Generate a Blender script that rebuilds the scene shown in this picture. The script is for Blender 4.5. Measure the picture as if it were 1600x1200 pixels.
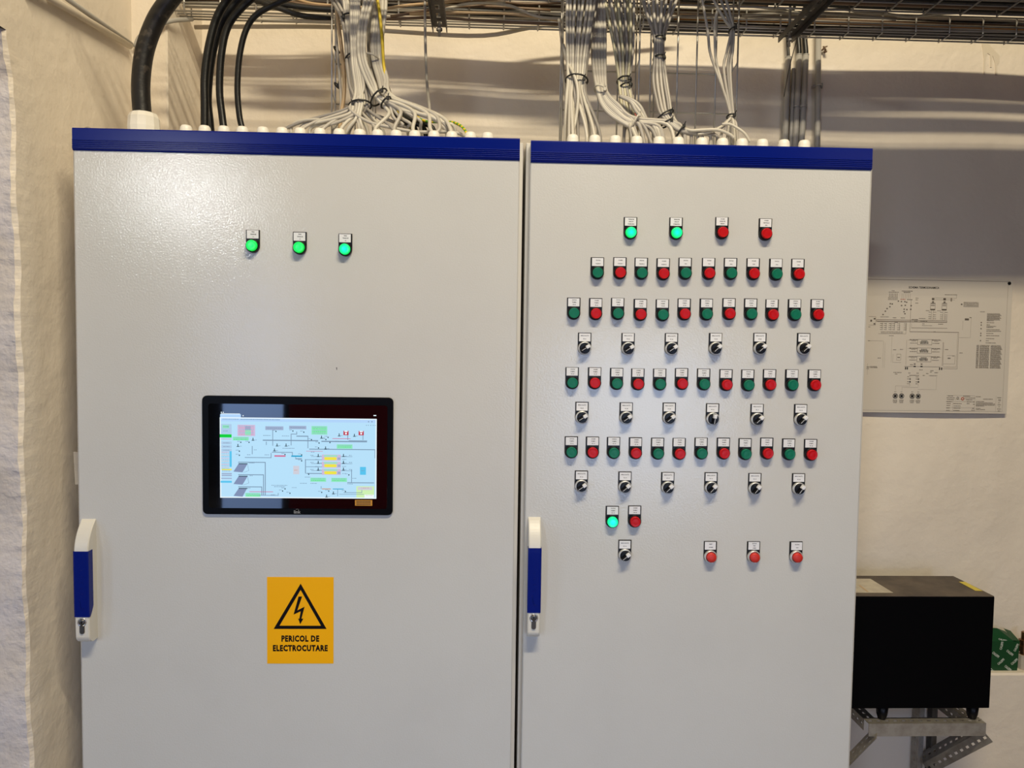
import bpy, math, random
from mathutils import Vector, Matrix
random.seed(11)
R = math.radians
PI = math.pi
scene = bpy.context.scene
for o in list(bpy.data.objects):
    bpy.data.objects.remove(o)

# ------------------------------------------------------------------ camera
W, H, F = 1600, 1200, 1180.0
CAM = Vector((-0.0839, -1.7064, 1.5406))
YAW, PIT, ROL = 0.0363, -0.0513, -0.0143
cy, sy, cp, sp, cr, sr = math.cos(YAW), math.sin(YAW), math.cos(PIT), math.sin(PIT), math.cos(ROL), math.sin(ROL)
M3 = Matrix(((cy, sy, 0), (-sy, cy, 0), (0, 0, 1))) @ Matrix(((1, 0, 0), (0, cp, -sp), (0, sp, cp))) @ Matrix(((cr, 0, sr), (0, 1, 0), (-sr, 0, cr)))
right, fwd, up = M3.col[0].copy(), M3.col[1].copy(), M3.col[2].copy()
cd = bpy.data.cameras.new('camera')
cam = bpy.data.objects.new('camera', cd)
scene.collection.objects.link(cam)
cd.sensor_fit = 'HORIZONTAL'; cd.sensor_width = 36; cd.lens = F / W * 36
cd.clip_start = 0.02
cam.matrix_world = Matrix(((right.x, up.x, -fwd.x, CAM.x), (right.y, up.y, -fwd.y, CAM.y), (right.z, up.z, -fwd.z, CAM.z), (0, 0, 0, 1)))
scene.camera = cam

# ------------------------------------------------------------------ world, lamps, exposure
world = bpy.data.worlds.new('world'); scene.world = world
world.use_nodes = True
world.node_tree.nodes['Background'].inputs[0].default_value = (0.80, 0.85, 1.0, 1)
world.node_tree.nodes['Background'].inputs[1].default_value = 0.018
scene.view_settings.view_transform = 'Standard'
scene.view_settings.look = 'None'
scene.view_settings.gamma = 1
scene.view_settings.exposure = 0.0
scene.view_settings.use_curve_mapping = False


def area(name, loc, target, sx, sy_, power, col, spread=180):
    l = bpy.data.lights.new(name, 'AREA'); l.shape = 'RECTANGLE'; l.size = sx; l.size_y = sy_
    l.energy = power; l.color = col; l.spread = R(spread)
    o = bpy.data.objects.new(name, l); scene.collection.objects.link(o)
    o.location = loc
    o.rotation_euler = (Vector(target) - Vector(loc)).to_track_quat('-Z', 'Y').to_euler()
    o['kind'] = 'helper'
    return o


WARM = (1.0, 0.80, 0.52)
# tube lamps under the high ceiling: one row just in front of the cabinets, one row far back in the hall
area('ceiling_tube_light', (0.45, -1.90, 4.05), (0.42, 0.0, 1.2), 1.5, 0.12, 108, (1, 0.87, 0.62))
area('ceiling_tube_light', (-3.9, -8.2, 3.45), (-1.0, 0, 1.8), 0.8, 0.22, 20, (.93, .97, 1), 100)
area('ceiling_tube_light', (1.3, -8.2, 4.05), (0.3, 0, 1.6), 1.3, 0.15, 5, (1, .92, .78))
area('ceiling_tube_light', (4.9, -8.2, 4.05), (0.8, 0, 1.6), 1.3, 0.15, 5, (1, .92, .78))
# daylight through a tall window of the hall and the doorway on the left, plus an added low fill
area('window_and_fill_light', (-2.08, -4.9, 1.05), (0.1, 0, 0.5), 0.5, 2.1, 2.8, (0.36, 0.55, 1.0), 70)
area('window_and_fill_light', (1.2, -4.6, 0.9), (0.1, 0, 0.45), 1.4, 1.4, 5.5, (0.50, 0.68, 1.0), 60)  # added low cool fill for the door bottoms, no window stands here
area('doorway_daylight', (-3.0, -2.4, 1.0), (0.2, 0.1, 0.7), 0.7, 1.8, 3.0, (0.55, 0.72, 1.0), 80)

# ------------------------------------------------------------------ helpers
PX = {}


def at(px, py, Y):
    """the point of the plane y = Y that shows at a pixel of the photograph"""
    d = right * ((px - 800) / F) + fwd + up * ((600 - py) / F)
    return CAM + d * ((Y - CAM.y) / d.y)


def atx(px, py, X):
    d = right * ((px - 800) / F) + fwd + up * ((600 - py) / F)
    return CAM + d * ((X - CAM.x) / d.x)


def mat(name, col, rough=0.5, metal=0.0, emit=None, estr=1.0, bump=None, spec=None, vary=None, coat=0):
    """bump = list of (scale, strength, distance); vary = (scale, colour2, contrast)"""
    m = bpy.data.materials.new(name); m.use_nodes = True
    nt = m.node_tree; b = nt.nodes['Principled BSDF']
    b.inputs['Base Color'].default_value = (*col, 1)
    b.inputs['Roughness'].default_value = rough
    b.inputs['Metallic'].default_value = metal
    if spec is not None: b.inputs['Specular IOR Level'].default_value = spec
    if coat: b.inputs['Coat Weight'].default_value = coat
    if emit:
        b.inputs['Emission Color'].default_value = (*emit, 1)
        b.inputs['Emission Strength'].default_value = estr
    if bump or vary:
        g = nt.nodes.new('ShaderNodeNewGeometry')
    if bump:
        prev = None
        for sc, st, di in bump:
            n = nt.nodes.new('ShaderNodeTexNoise'); n.inputs['Scale'].default_value = sc; n.inputs['Detail'].default_value = 4
            nt.links.new(g.outputs['Position'], n.inputs['Vector'])
            bp = nt.nodes.new('ShaderNodeBump'); bp.inputs['Strength'].default_value = st; bp.inputs['Distance'].default_value = di
            nt.links.new(n.outputs['Fac'], bp.inputs['Height'])
            if prev: nt.links.new(prev.outputs['Normal'], bp.inputs['Normal'])
            prev = bp
        nt.links.new(prev.outputs['Normal'], b.inputs['Normal'])
    if vary:
        sc, c2, lo, hi = vary
        n = nt.nodes.new('ShaderNodeTexNoise'); n.inputs['Scale'].default_value = sc; n.inputs['Detail'].default_value = 6
        n.inputs['Roughness'].default_value = 0.6
        nt.links.new(g.outputs['Position'], n.inputs['Vector'])
        r = nt.nodes.new('ShaderNodeValToRGB')
        r.color_ramp.elements[0].position = lo; r.color_ramp.elements[0].color = (*col, 1)
        r.color_ramp.elements[1].position = hi; r.color_ramp.elements[1].color = (*c2, 1)
        nt.links.new(n.outputs['Fac'], r.inputs['Fac'])
        nt.links.new(r.outputs['Color'], b.inputs['Base Color'])
    return m


M = {}
M['door'] = mat('door_paint', (0.60, 0.595, 0.575), 0.10, bump=[(250, 0.195, 0.0016)], vary=(3.0, (0.565, 0.56, 0.545), 0.45, 0.8), spec=0.45)
M['body'] = mat('frame_paint', (0.66, 0.64, 0.60), 0.45)
M['blue'] = mat('blue_plastic', (0.0010, 0.009, 0.17), 0.2, bump=[(60, 0.02, 0.001)], spec=0.2)
M['white_plastic'] = mat('white_plastic', (0.70, 0.67, 0.60), 0.4)
M['gland'] = mat('gland_plastic', (0.78, 0.75, 0.68), 0.4)
M['wall'] = mat('plaster_paint', (0.80, 0.72, 0.61), 0.62, bump=[(9, 0.35, 0.02), (55, 0.3, 0.004), (260, 0.2, 0.0012)], vary=(2.2, (0.74, 0.66, 0.555), 0.4, 0.7), spec=0.35)
M['jamb'] = mat('daylit_rough_plaster', (0.66, 0.61, 0.60), 0.7, bump=[(14, 0.5, 0.02), (70, 0.5, 0.006), (300, 0.2, 0.001)], vary=(6, (0.58, 0.52, 0.47), 0.45, 0.7), spec=0.2)  # same plaster as the wall, cool daylight on the reveal put into its colour
M['floor'] = mat('concrete_floor', (0.28, 0.26, 0.24), 0.7, vary=(3, (0.22, 0.2, 0.18), 0.4, 0.6))
M['ceil'] = mat('ceiling_paint', (0.55, 0.5, 0.43), 0.8, bump=[(20, 0.3, 0.01)])
M['redwall'] = mat('dark_red_paint', (0.70, 0.015, 0.05), 0.7, bump=[(20, 0.3, 0.01)])
M['black'] = mat('black_plastic', (0.003, 0.003, 0.004), 0.35, spec=0.25)
M['blackmetal'] = mat('black_powder_coat', (0.0015, 0.0015, 0.002), 0.6, bump=[(500, 0.1, 0.001)], spec=0.05)
M['dusty'] = mat('dusty_black_steel', (0.060, 0.046, 0.036), 0.6, vary=(14, (0.115, 0.088, 0.066), 0.4, 0.7))
M['rubber'] = mat('black_rubber', (0.004, 0.004, 0.004), 0.38, spec=0.35, bump=[(90, 0.15, 0.002)])
M['scuffed'] = mat('scuffed_rubber', (0.009, 0.008, 0.008), 0.42, bump=[(60, 0.3, 0.003)], vary=(38, (0.085, 0.07, 0.055), 0.56, 0.74))
M['cable'] = mat('grey_pvc', (0.43, 0.395, 0.34), 0.42)
M['cable2'] = mat('pale_pvc', (0.54, 0.50, 0.42), 0.42)
M['cable3'] = mat('darker_grey_pvc', (0.29, 0.265, 0.235), 0.42)
M['olive'] = mat('yellowed_pvc', (0.50, 0.46, 0.31), 0.42)
M['tan'] = mat('tan_pvc', (0.50, 0.35, 0.20), 0.42)
M['brown'] = mat('brown_pvc', (0.16, 0.10, 0.06), 0.42)
M['orange'] = mat('orange_pvc', (0.42, 0.19, 0.04), 0.42)
M['redc'] = mat('red_pvc', (0.5, 0.02, 0.02), 0.42)
M['dark'] = mat('black_pvc', (0.012, 0.012, 0.012), 0.4)
M['earth'] = mat('earth_yellow', (0.72, 0.52, 0.02), 0.4)
M['earthg'] = mat('earth_green', (0.10, 0.32, 0.03), 0.4)
M['wire'] = mat('galvanised_wire', (0.52, 0.51, 0.49), 0.38, 0.75)
M['wiredark'] = mat('dull_zinc_wire', (0.30, 0.29, 0.28), 0.5, 0.7)
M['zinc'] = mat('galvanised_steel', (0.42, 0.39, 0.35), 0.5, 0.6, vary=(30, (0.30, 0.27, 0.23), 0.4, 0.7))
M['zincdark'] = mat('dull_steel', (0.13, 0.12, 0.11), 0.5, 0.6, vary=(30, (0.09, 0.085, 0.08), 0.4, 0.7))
M['conduit'] = mat('grey_conduit', (0.40, 0.385, 0.36), 0.5)
M['conduitw'] = mat('painted_conduit', (0.60, 0.53, 0.43), 0.5)
M['chrome'] = mat('chrome', (0.62, 0.60, 0.57), 0.22, 0.9)
M['bezel'] = mat('satin_ring', (0.66, 0.65, 0.62), 0.3, 0.55)
M['keyhole'] = mat('lock_core', (0.16, 0.15, 0.14), 0.3, 0.9)
M['green'] = mat('green_lens', (0.003, 0.150, 0.082), 0.35, spec=0.25)
M['red'] = mat('red_lens', (0.50, 0.003, 0.005), 0.35, spec=0.25)
M['redbtn'] = mat('red_button', (0.60, 0.03, 0.018), 0.4)
M['white'] = mat('white_insert', (0.78, 0.78, 0.80), 0.5)
M['ink'] = mat('black_ink', (0.010, 0.010, 0.010), 0.6)
M['yellow'] = mat('yellow_vinyl', (0.95, 0.45, 0.003), 0.3, spec=0.25, bump=[(420, 0.12, 0.0014)])
M['vink'] = mat('black_vinyl', (0.004, 0.003, 0.004), 0.3, spec=0.2, bump=[(420, 0.12, 0.0014)])
M['glass'] = mat('black_glass', (0.0015, 0.0015, 0.002), 0.03, spec=0.8)
M['glassrim'] = mat('glass_border', (0.001, 0.001, 0.001), 0.35, spec=0.12)
M['logo'] = mat('grey_print', (0.35, 0.35, 0.35), 0.5)
M['osticker'] = mat('orange_sticker', (0.62, 0.27, 0.02), 0.5)
M['poster'] = mat('poster_board', (0.62, 0.57, 0.50), 0.35, bump=[(3, 0.05, 0.02)])
M['pline'] = mat('faint_print', (0.26, 0.22, 0.18), 0.5)
M['pmid'] = mat('grey_ink', (0.12, 0.10, 0.08), 0.5)
M['pred'] = mat('red_ink', (0.42, 0.10, 0.05), 0.5)
M['carton'] = mat('green_carton', (0.003, 0.055, 0.014), 0.42)
M['cartonw'] = mat('carton_print', (0.55, 0.60, 0.52), 0.5)
M['paper'] = mat('paper_label', (0.52, 0.47, 0.38), 0.6, vary=(30, (0.45, 0.40, 0.33), 0.4, 0.6))
M['ytape'] = mat('yellow_tape', (0.62, 0.50, 0.05), 0.5)
M['brass'] = mat('brass', (0.25, 0.13, 0.06), 0.3, 0.9)
M['drip'] = mat('gloss_drip', (0.72, 0.64, 0.52), 0.3)
M['lampcore'] = None


def lit_mat(name, core, rim):
    """a lit lamp lens: brightest over its LED, which sits on the lens axis"""
    m = bpy.data.materials.new(name); m.use_nodes = True
    nt = m.node_tree; b = nt.nodes['Principled BSDF']
    b.inputs['Base Color'].default_value = (0.0, 0.3, 0.12, 1); b.inputs['Roughness'].default_value = 0.3
    tc = nt.nodes.new('ShaderNodeTexCoord'); sep = nt.nodes.new('ShaderNodeSeparateXYZ')
    nt.links.new(tc.outputs['Object'], sep.inputs[0])
    cmb = nt.nodes.new('ShaderNodeCombineXYZ'); nt.links.new(sep.outputs['X'], cmb.inputs['X']); nt.links.new(sep.outputs['Z'], cmb.inputs['Z'])
    ln = nt.nodes.new('ShaderNodeVectorMath'); ln.operation = 'LENGTH'; nt.links.new(cmb.outputs[0], ln.inputs[0])
    mr = nt.nodes.new('ShaderNodeMapRange'); mr.inputs['From Min'].default_value = 0.002; mr.inputs['From Max'].default_value = 0.0115
    nt.links.new(ln.outputs['Value'], mr.inputs['Value'])
    cr_ = nt.nodes.new('ShaderNodeValToRGB')
    cr_.color_ramp.elements[0].color = (*core, 1); cr_.color_ramp.elements[1].color = (*rim, 1)
    nt.links.new(mr.outputs[0], cr_.inputs['Fac']); nt.links.new(cr_.outputs['Color'], b.inputs['Emission Color'])
    b.inputs['Emission Strength'].default_value = 1.0
    return m


M['litA'] = lit_mat('lit_green_lens', (0.0, 0.85, 0.80), (0.0, 0.75, 0.10))
M['litB'] = lit_mat('lit_lime_lens', (0.005, 0.85, 0.12), (0.0, 0.62, 0.03))
M['litC'] = lit_mat('lit_cyan_lens', (0.0, 0.95, 1.0), (0.0, 0.75, 0.25))


def emis(name, c, s=1.0):
    return mat('screen_' + name, (0.0, 0.0, 0.0), 0.25, emit=c, estr=s, spec=0.2)


M['s_bg'] = emis('pale_blue', (0.50, 0.79, 1.0), 0.95)
M['s_white'] = emis('white', (0.85, 0.95, 1.0), 1.0)
M['s_bar'] = emis('toolbar_blue', (0.44, 0.66, 0.95))
M['s_side'] = emis('sidebar_grey', (0.42, 0.60, 0.80))
M['s_line'] = emis('line_grey', (0.20, 0.30, 0.42))
M['s_dark'] = emis('dark', (0.02, 0.05, 0.07))
M['s_green'] = emis('green', (0.0, 0.62, 0.03))
M['s_mint'] = emis('mint', (0.28, 0.80, 0.52))
M['s_red'] = emis('red', (0.52, 0.03, 0.06))
M['s_pink'] = emis('pink', (0.62, 0.50, 0.70))
M['s_rose'] = emis('rose', (0.65, 0.12, 0.25))
M['s_yellow'] = emis('yellow', (0.85, 0.78, 0.06))
M['s_cyan'] = emis('cyan', (0.01, 0.36, 0.62))
M['s_lcyan'] = emis('light_cyan', (0.10, 0.55, 0.85))
M['s_panel'] = emis('panel_slate', (0.22, 0.28, 0.45))
M['s_grey'] = emis('box_grey', (0.34, 0.42, 0.60))
M['s_orange'] = emis('orange', (0.60, 0.28, 0.12))
M['s_beige'] = emis('beige', (0.62, 0.62, 0.70))
M['s_lime'] = emis('lime', (0.62, 0.88, 0.45))


class MB:
    """collects geometry of ONE mesh, authored relative to an origin"""

    def __init__(s):
        s.v, s.f, s.m, s.mats, s.sm = [], [], [], [], []

    def mi(s, m):
        if m not in s.mats: s.mats.append(m)
        return s.mats.index(m)

    def add(s, vs, fs, m, smooth=False):
        b = len(s.v); s.v += [tuple(v) for v in vs]; k = s.mi(m)
        for f in fs:
            s.f.append(tuple(i + b for i in f)); s.m.append(k); s.sm.append(smooth)
        return s

    def box(s, a, b, m, bevel=0):
        x0, y0, z0 = a; x1, y1, z1 = b
        if not bevel:
            vs = [(x, y, z) for x in (x0, x1) for y in (y0, y1) for z in (z0, z1)]
            return s.add(vs, [(0, 1, 3, 2), (4, 6, 7, 5), (0, 4, 5, 1), (2, 3, 7, 6), (0, 2, 6, 4), (1, 5, 7, 3)], m)
        e = bevel; vs = []; idx = {}
        for sx in (0, 1):
            for sy2 in (0, 1):
                for sz in (0, 1):
                    X, Y, Z = (x0, x1)[sx], (y0, y1)[sy2], (z0, z1)[sz]
                    dx, dy, dz = e * (1 - 2 * sx), e * (1 - 2 * sy2), e * (1 - 2 * sz)
                    for ax, p in enumerate(((X, Y + dy, Z + dz), (X + dx, Y, Z + dz), (X + dx, Y + dy, Z))):
                        idx[(sx, sy2, sz, ax)] = len(vs); vs.append(p)
        fs = []
        I = lambda a_, b_, c_, ax: idx[(a_, b_, c_, ax)]
        for q in (0, 1):
            fs.append([I(q, 0, 0, 0), I(q, 1, 0, 0), I(q, 1, 1, 0), I(q, 0, 1, 0)])
            fs.append([I(0, q, 0, 1), I(1, q, 0, 1), I(1, q, 1, 1), I(0, q, 1, 1)])
            fs.append([I(0, 0, q, 2), I(1, 0, q, 2), I(1, 1, q, 2), I(0, 1, q, 2)])
        for p in (0, 1):
            for q in (0, 1):
                fs.append([I(p, q, 0, 0), I(p, q, 1, 0), I(p, q, 1, 1), I(p, q, 0, 1)])
                fs.append([I(p, 0, q, 0), I(p, 1, q, 0), I(p, 1, q, 2), I(p, 0, q, 2)])
                fs.append([I(0, p, q, 1), I(1, p, q, 1), I(1, p, q, 2), I(0, p, q, 2)])
                for r_ in (0, 1):
                    fs.append([I(p, q, r_, 0), I(p, q, r_, 1), I(p, q, r_, 2)])
        return s.add(vs, fs, m)

    def quad(s, pts, m):
        return s.add(pts, [tuple(range(len(pts)))], m)

    def rect(s, x0, z0, x1, z1, y, m):
        return s.quad([(x0, y, z0), (x1, y, z0), (x1, y, z1), (x0, y, z1)], m)

    def lathe(s, prof, m, axis='-Y', n=28, smooth=True, c=(0, 0, 0), cap=True, ms=None):
        """prof: (radius, height along axis)"""
        vs = []
        for r_, h in prof:
            for k in range(n):
                a = 2 * PI * k / n
                if axis == '-Y': vs.append((c[0] + r_ * math.cos(a), c[1] - h, c[2] + r_ * math.sin(a)))
                elif axis == 'Z': vs.append((c[0] + r_ * math.cos(a), c[1] + r_ * math.sin(a), c[2] + h))
                else: vs.append((c[0] + h, c[1] + r_ * math.cos(a), c[2] + r_ * math.sin(a)))
        for i in range(len(prof) - 1):
            fs = [(i * n + k, i * n + (k + 1) % n, (i + 1) * n + (k + 1) % n, (i + 1) * n + k) for k in range(n)]
            if i == 0: b0 = len(s.v); s.v += vs
            k_ = s.mi(ms[i] if ms else m)
            for f in fs:
                s.f.append(tuple(j + b0 for j in f)); s.m.append(k_); s.sm.append(smooth)
        if cap:
            L = len(prof) - 1
            s.f.append(tuple(b0 + L * n + k for k in range(n))); s.m.append(s.mi(ms[-1] if ms else m)); s.sm.append(False)
        return s

    def tube(s, pts, r_, m, n=8, sub=5, smooth=True, caps=True, close=False, rfun=None, mfun=None):
        pts = [Vector(p) for p in pts]
        if sub > 1:
            out = []
            P = ([pts[-1]] + pts + pts[:2]) if close else ([pts[0] * 2 - pts[1]] + pts + [pts[-1] * 2 - pts[-2]])
            for i in range(1, len(P) - 2):
                p0, p1, p2, p3 = P[i - 1], P[i], P[i + 1], P[i + 2]
                for k in range(sub):
                    t = k / sub
                    out.append(0.5 * ((2 * p1) + (p2 - p0) * t + (2 * p0 - 5 * p1 + 4 * p2 - p3) * t * t + (3 * p1 - p0 - 3 * p2 + p3) * t ** 3))
            if not close: out.append(pts[-1])
            pts = out
        N = len(pts); vs = []
        t0 = (pts[1] - pts[0]).normalized()
        nrm = t0.orthogonal().normalized()
        for i in range(N):
            if close: t = (pts[(i + 1) % N] - pts[i - 1]).normalized()
            else: t = (pts[min(i + 1, N - 1)] - pts[max(i - 1, 0)]).normalized()
            nrm = (nrm - t * nrm.dot(t)).normalized(); bn = t.cross(nrm)
            rr = r_ * (rfun(i / (N - 1)) if rfun else 1)
            for k in range(n):
                a = 2 * PI * k / n
                vs.append(pts[i] + (nrm * math.cos(a) + bn * math.sin(a)) * rr)
        b0 = len(s.v); s.v += [tuple(v) for v in vs]
        rng = range(N if close else N - 1)
        for i in rng:
            j = (i + 1) % N; k_ = s.mi(mfun(i / (N - 1)) if mfun else m)
            for k in range(n):
                s.f.append((b0 + i * n + k, b0 + i * n + (k + 1) % n, b0 + j * n + (k + 1) % n, b0 + j * n + k)); s.m.append(k_); s.sm.append(smooth)
        if caps and not close:
            s.f.append(tuple(b0 + k for k in range(n))[::-1]); s.m.append(s.mi(m)); s.sm.append(False)
            s.f.append(tuple(b0 + (N - 1) * n + k for k in range(n))); s.m.append(s.mi(m)); s.sm.append(False)
        return s

    def text(s, body, size, c, m, bold=0.0, sx=1.0, rot=0.0, to=None):
        """flat lettering facing -Y, centred on c; `to` maps (u, v) to a point when the face is not a -Y plane"""
        vs, fs = glyphs(body, bold)
        ca, sa = math.cos(rot), math.sin(rot); out = []
        for x, y in vs:
            x, y = x * size * sx, y * size
            x, y = x * ca - y * sa, x * sa + y * ca
            out.append(to(x, y) if to else (c[0] + x, c[1], c[2] + y))
        return s.add(out, fs, m)

    def move(s, d):
        s.v = [(v[0] + d[0], v[1] + d[1], v[2] + d[2]) for v in s.v]; return s

    def build(s, name, parent=None, loc=(0, 0, 0), world=None):
        """loc: origin in world space; geometry is relative to loc (or in world space when world=True)"""
        me = bpy.data.meshes.new(name)
        if world: s.move((-loc[0], -loc[1], -loc[2]))
        me.from_pydata(s.v, [], s.f); me.update()
        for m in s.mats: me.materials.append(M[m])
        me.polygons.foreach_set('material_index', s.m); me.polygons.foreach_set('use_smooth', s.sm)
        o = bpy.data.objects.new(name, me); scene.collection.objects.link(o)
        place(o, parent, loc)
        return o


WL = {}


def place(o, parent, loc):
    WL[o.name] = Vector(loc)
    if parent:
        o.parent = parent; o.location = Vector(loc) - WL[parent.name]
    else:
        o.location = loc


_g = {}


def glyphs(body, bold):
    key = (body, bold)
    if key in _g: return _g[key]
    cu = bpy.data.curves.new('t', 'FONT'); cu.body = body; cu.size = 1.0; cu.resolution_u = 2; cu.offset = bold
    if bold > .04: cu.space_character = 1.14
    cu.align_x = 'CENTER'; cu.align_y = 'CENTER'
    o = bpy.data.objects.new('t', cu); scene.collection.objects.link(o)
    bpy.context.view_layer.update()
    ev = o.evaluated_get(bpy.context.evaluated_depsgraph_get()); me = ev.to_mesh()
    vs = [(v.co.x, v.co.y) for v in me.vertices]; fs = [tuple(p.vertices) for p in me.polygons]
    ev.to_mesh_clear(); bpy.data.objects.remove(o); bpy.data.curves.remove(cu)
    if vs:
        cx = (min(v[0] for v in vs) + max(v[0] for v in vs)) / 2; cz = (min(v[1] for v in vs) + max(v[1] for v in vs)) / 2
        vs = [(v[0] - cx, v[1] - cz) for v in vs]
    _g[key] = (vs, fs)
    return _g[key]


def tag(o, label=None, cat=None, group=None, kind=None):
    if label: o['label'] = label
    if cat: o['category'] = cat
    if group: o['group'] = group
    if kind: o['kind'] = kind
    return o


def empty(name, loc, label, cat, group=None):
    o = bpy.data.objects.new(name, None); scene.collection.objects.link(o); o.empty_display_size = 0.05
    place(o, None, loc)
    return tag(o, label, cat, group)


def copy_part(o, parent, loc):
    c = o.copy(); scene.collection.objects.link(c); c.parent = None; place(c, parent, loc)
    return c


# ------------------------------------------------------------------ the setting
YW = 0.70                                   # back wall
XL = -1.063                                 # left wall
ZC = 4.3
b = MB()
nx, nz = 60, 50
grid = []
for i in range(nx + 1):
    for j in range(nz + 1):
        x = -1.2 + 3.9 * i / nx; z = 0.515 + (ZC - 0.515) * j / nz
        w = 0.004 * math.sin(x * 7 + z * 3) + 0.003 * math.sin(z * 9 - x * 4)
        grid.append((x, YW + (w if j else 0.0), z))
fs = [(i * (nz + 1) + j, (i + 1) * (nz + 1) + j, (i + 1) * (nz + 1) + j + 1, i * (nz + 1) + j + 1) for i in range(nx) for j in range(nz)]
b.add(grid, fs, 'wall', True)
b.box((-1.2, YW + 0.01, 0), (2.7, YW + 0.2, ZC), 'wall')
wb = tag(b.build('wall_back'), kind='structure')
# dried gloss-paint run on the wall, upper right
pd = MB()
pp = [(1531, 66), (1541, 68), (1552, 80), (1560, 88), (1560, 98), (1556, 104), (1557, 118), (1553.5, 118), (1553, 100), (1549, 88), (1548, 106), (1545.5, 106), (1545, 87), (1541, 84), (1538.5, 90), (1537.5, 118), (1535, 118), (1535, 92), (1533, 76)]
pts = []
for x, y in pp:
    p_ = at(x, y, YW); pts.append(Vector((p_.x, YW + 0.004 * math.sin(p_.x * 7 + p_.z * 3) + 0.003 * math.sin(p_.z * 9 - p_.x * 4) - 0.0018, p_.z)))
pd.quad(pts, 'drip')
for i_ in range(len(pts)):
    p_, q_ = pts[i_], pts[(i_ + 1) % len(pts)]; e_ = Vector((0, .004, 0)); pd.quad([p_, p_ + e_, q_ + e_, q_], 'drip')
pd.build('paint_run', wb, world=True)
b = MB().box((-1.2, 0.61, 0), (2.7, YW + 0.05, 0.51), 'wall', 0.006)
tag(b.build('trim_1'), 'thick lower part of the wall ending in a narrow ledge', kind='structure')
b = MB().box((-6.2, -9.6, -0.1), (6.2, 0.95, 0), 'floor')
tag(b.build('floor'), kind='structure')
b = MB().box((-6.2, -9.6, ZC), (6.2, 0.95, ZC + 0.1), 'ceil')
tag(b.build('ceiling'), kind='structure')
# left wall: the pier beside the cabinet with a crumbling edge, the doorway reveal and the beam over it
b = MB()
YC = 0.447
N = 320
edge = []


def ew(z, k=0): return .0010 * math.sin(z * 61 + k) + .0008 * math.sin(z * 113 + 2 * k) + .0007 * math.sin(z * 227 + 1 + k)


for j in range(N + 1):
    z = 2.165 * j / N
    ye = -0.052 - 0.016 * z + 0.004 * math.sin(z * 23) + ew(z) - (0.0 if z < 2.08 else 0.22 * (z - 2.08))
    edge.append((ye, z))
cols = [0.0, 0.007, 0.12, 0.3, 1.0]
vs = []
for ye, z in edge:
    bul = 0.0022 * math.sin(z * 5) * min(1, (2.165 - z) * 3)
    vs.append((XL - 0.007 + ew(z, 2), ye - 0.003, z))
    for c in cols[1:]:
        vs.append((XL + bul * (1 - c) + (ew(z, 4) * .3 if c < .1 and z < 2.14 else 0), ye + (YC - ye) * c, z))
K = len(cols)
b.add(vs, [(j * K + i, j * K + i + 1, (j + 1) * K + i + 1, (j + 1) * K + i) for j in range(N) for i in range(K - 1)], 'wall', False)
vs = []
for k, (ye, z) in enumerate(edge):
    p = b.v[k * K]
    vs.append(p); vs.append((XL - 0.022, p[1] * .4 + (ye - 0.004 - ew(z)) * .6, z)); vs.append((XL - 0.05, ye - 0.005 - ew(z), z)); vs.append((XL - 0.85, -0.072 - 0.016 * z, z))
b.add(vs, [(j * 4 + i, (j + 1) * 4 + i, (j + 1) * 4 + i + 1, j * 4 + i + 1) for j in range(N) for i in range(3)], 'jamb', False)
ytop = edge[-1][0]
b.add([(XL, -0.62, 2.165), (XL, ytop, 2.165), (XL, YC, 2.165), (XL, YC, ZC), (XL, -0.62, ZC), (XL - 0.85, -0.62, 2.165), (XL - 0.85, ytop, 2.15), (XL - 0.85, -0.62, ZC), (XL - 0.85, YC, 0), (XL, YC, 0)],
      [(0, 1, 2, 3, 4)], 'wall')
b.add([(XL, -0.62, 2.165), (XL - 0.012, ytop, 2.165), (XL - 0.85, ytop, 2.15), (XL - 0.85, -0.62, 2.15), (XL, -0.62, ZC), (XL - 0.85, -0.62, ZC)],
      [(0, 1, 2, 3), (0, 3, 5, 4)], 'jamb')
tag(b.build('wall_left'), kind='structure')
b = MB().box((XL - 0.85, YC, 0), (-0.967, YW + 0.02, ZC), 'wall', 0.004)
tag(b.build('wall_corner'), 'plastered pier in the corner behind the left cabinet', kind='structure')
b = MB().box((-1.8, -5.2, 0), (3.6, -5.0, 2.4), 'redwall')
tag(b.build('wall_front'), kind='structure')

# ------------------------------------------------------------------ control cabinets
def header_profile(x0, x1, z0, z1, y):
    """extruded plastic strip with five fine ridges along its lower half"""
    h = z1 - z0
    pr = [(y + 0.012, z1), (y + 0.001, z1 - 0.0005), (y, z1 - 0.003), (y, z0 + h * 0.50)]
    for k in range(5):
        zc = z0 + h * (0.46 - 0.082 * k)
        pr += [(y, zc + h * .028), (y - 0.0012, zc + h * .012), (y - 0.0012, zc - h * .012), (y, zc - h * .028)]
    pr += [(y, z0 + 0.004), (y + 0.002, z0 + 0.001), (y + 0.012, z0)]
    n = len(pr); m_ = MB()
    vs = [(x0, p[0], p[1]) for p in pr] + [(x1, p[0], p[1]) for p in pr]
    m_.add(vs, [(i, i + n, i + 1 + n, i + 1) for i in range(n - 1)], 'blue')
    m_.quad([v for v in vs[:n]], 'blue'); m_.quad([v for v in vs[n:]][::-1], 'blue')
    return m_


def rounded(x0, z0, x1, z1, r_, n=6):
    o = []
    for cx_, cz_, a0 in ((x1 - r_, z1 - r_, 0), (x0 + r_, z1 - r_, 90), (x0 + r_, z0 + r_, 180), (x1 - r_, z0 + r_, 270)):
        for k in range(n + 1):
            a = R(a0 + 90 * k / n); o.append((cx_ + r_ * math.cos(a), cz_ + r_ * math.sin(a)))
    return o


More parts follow.
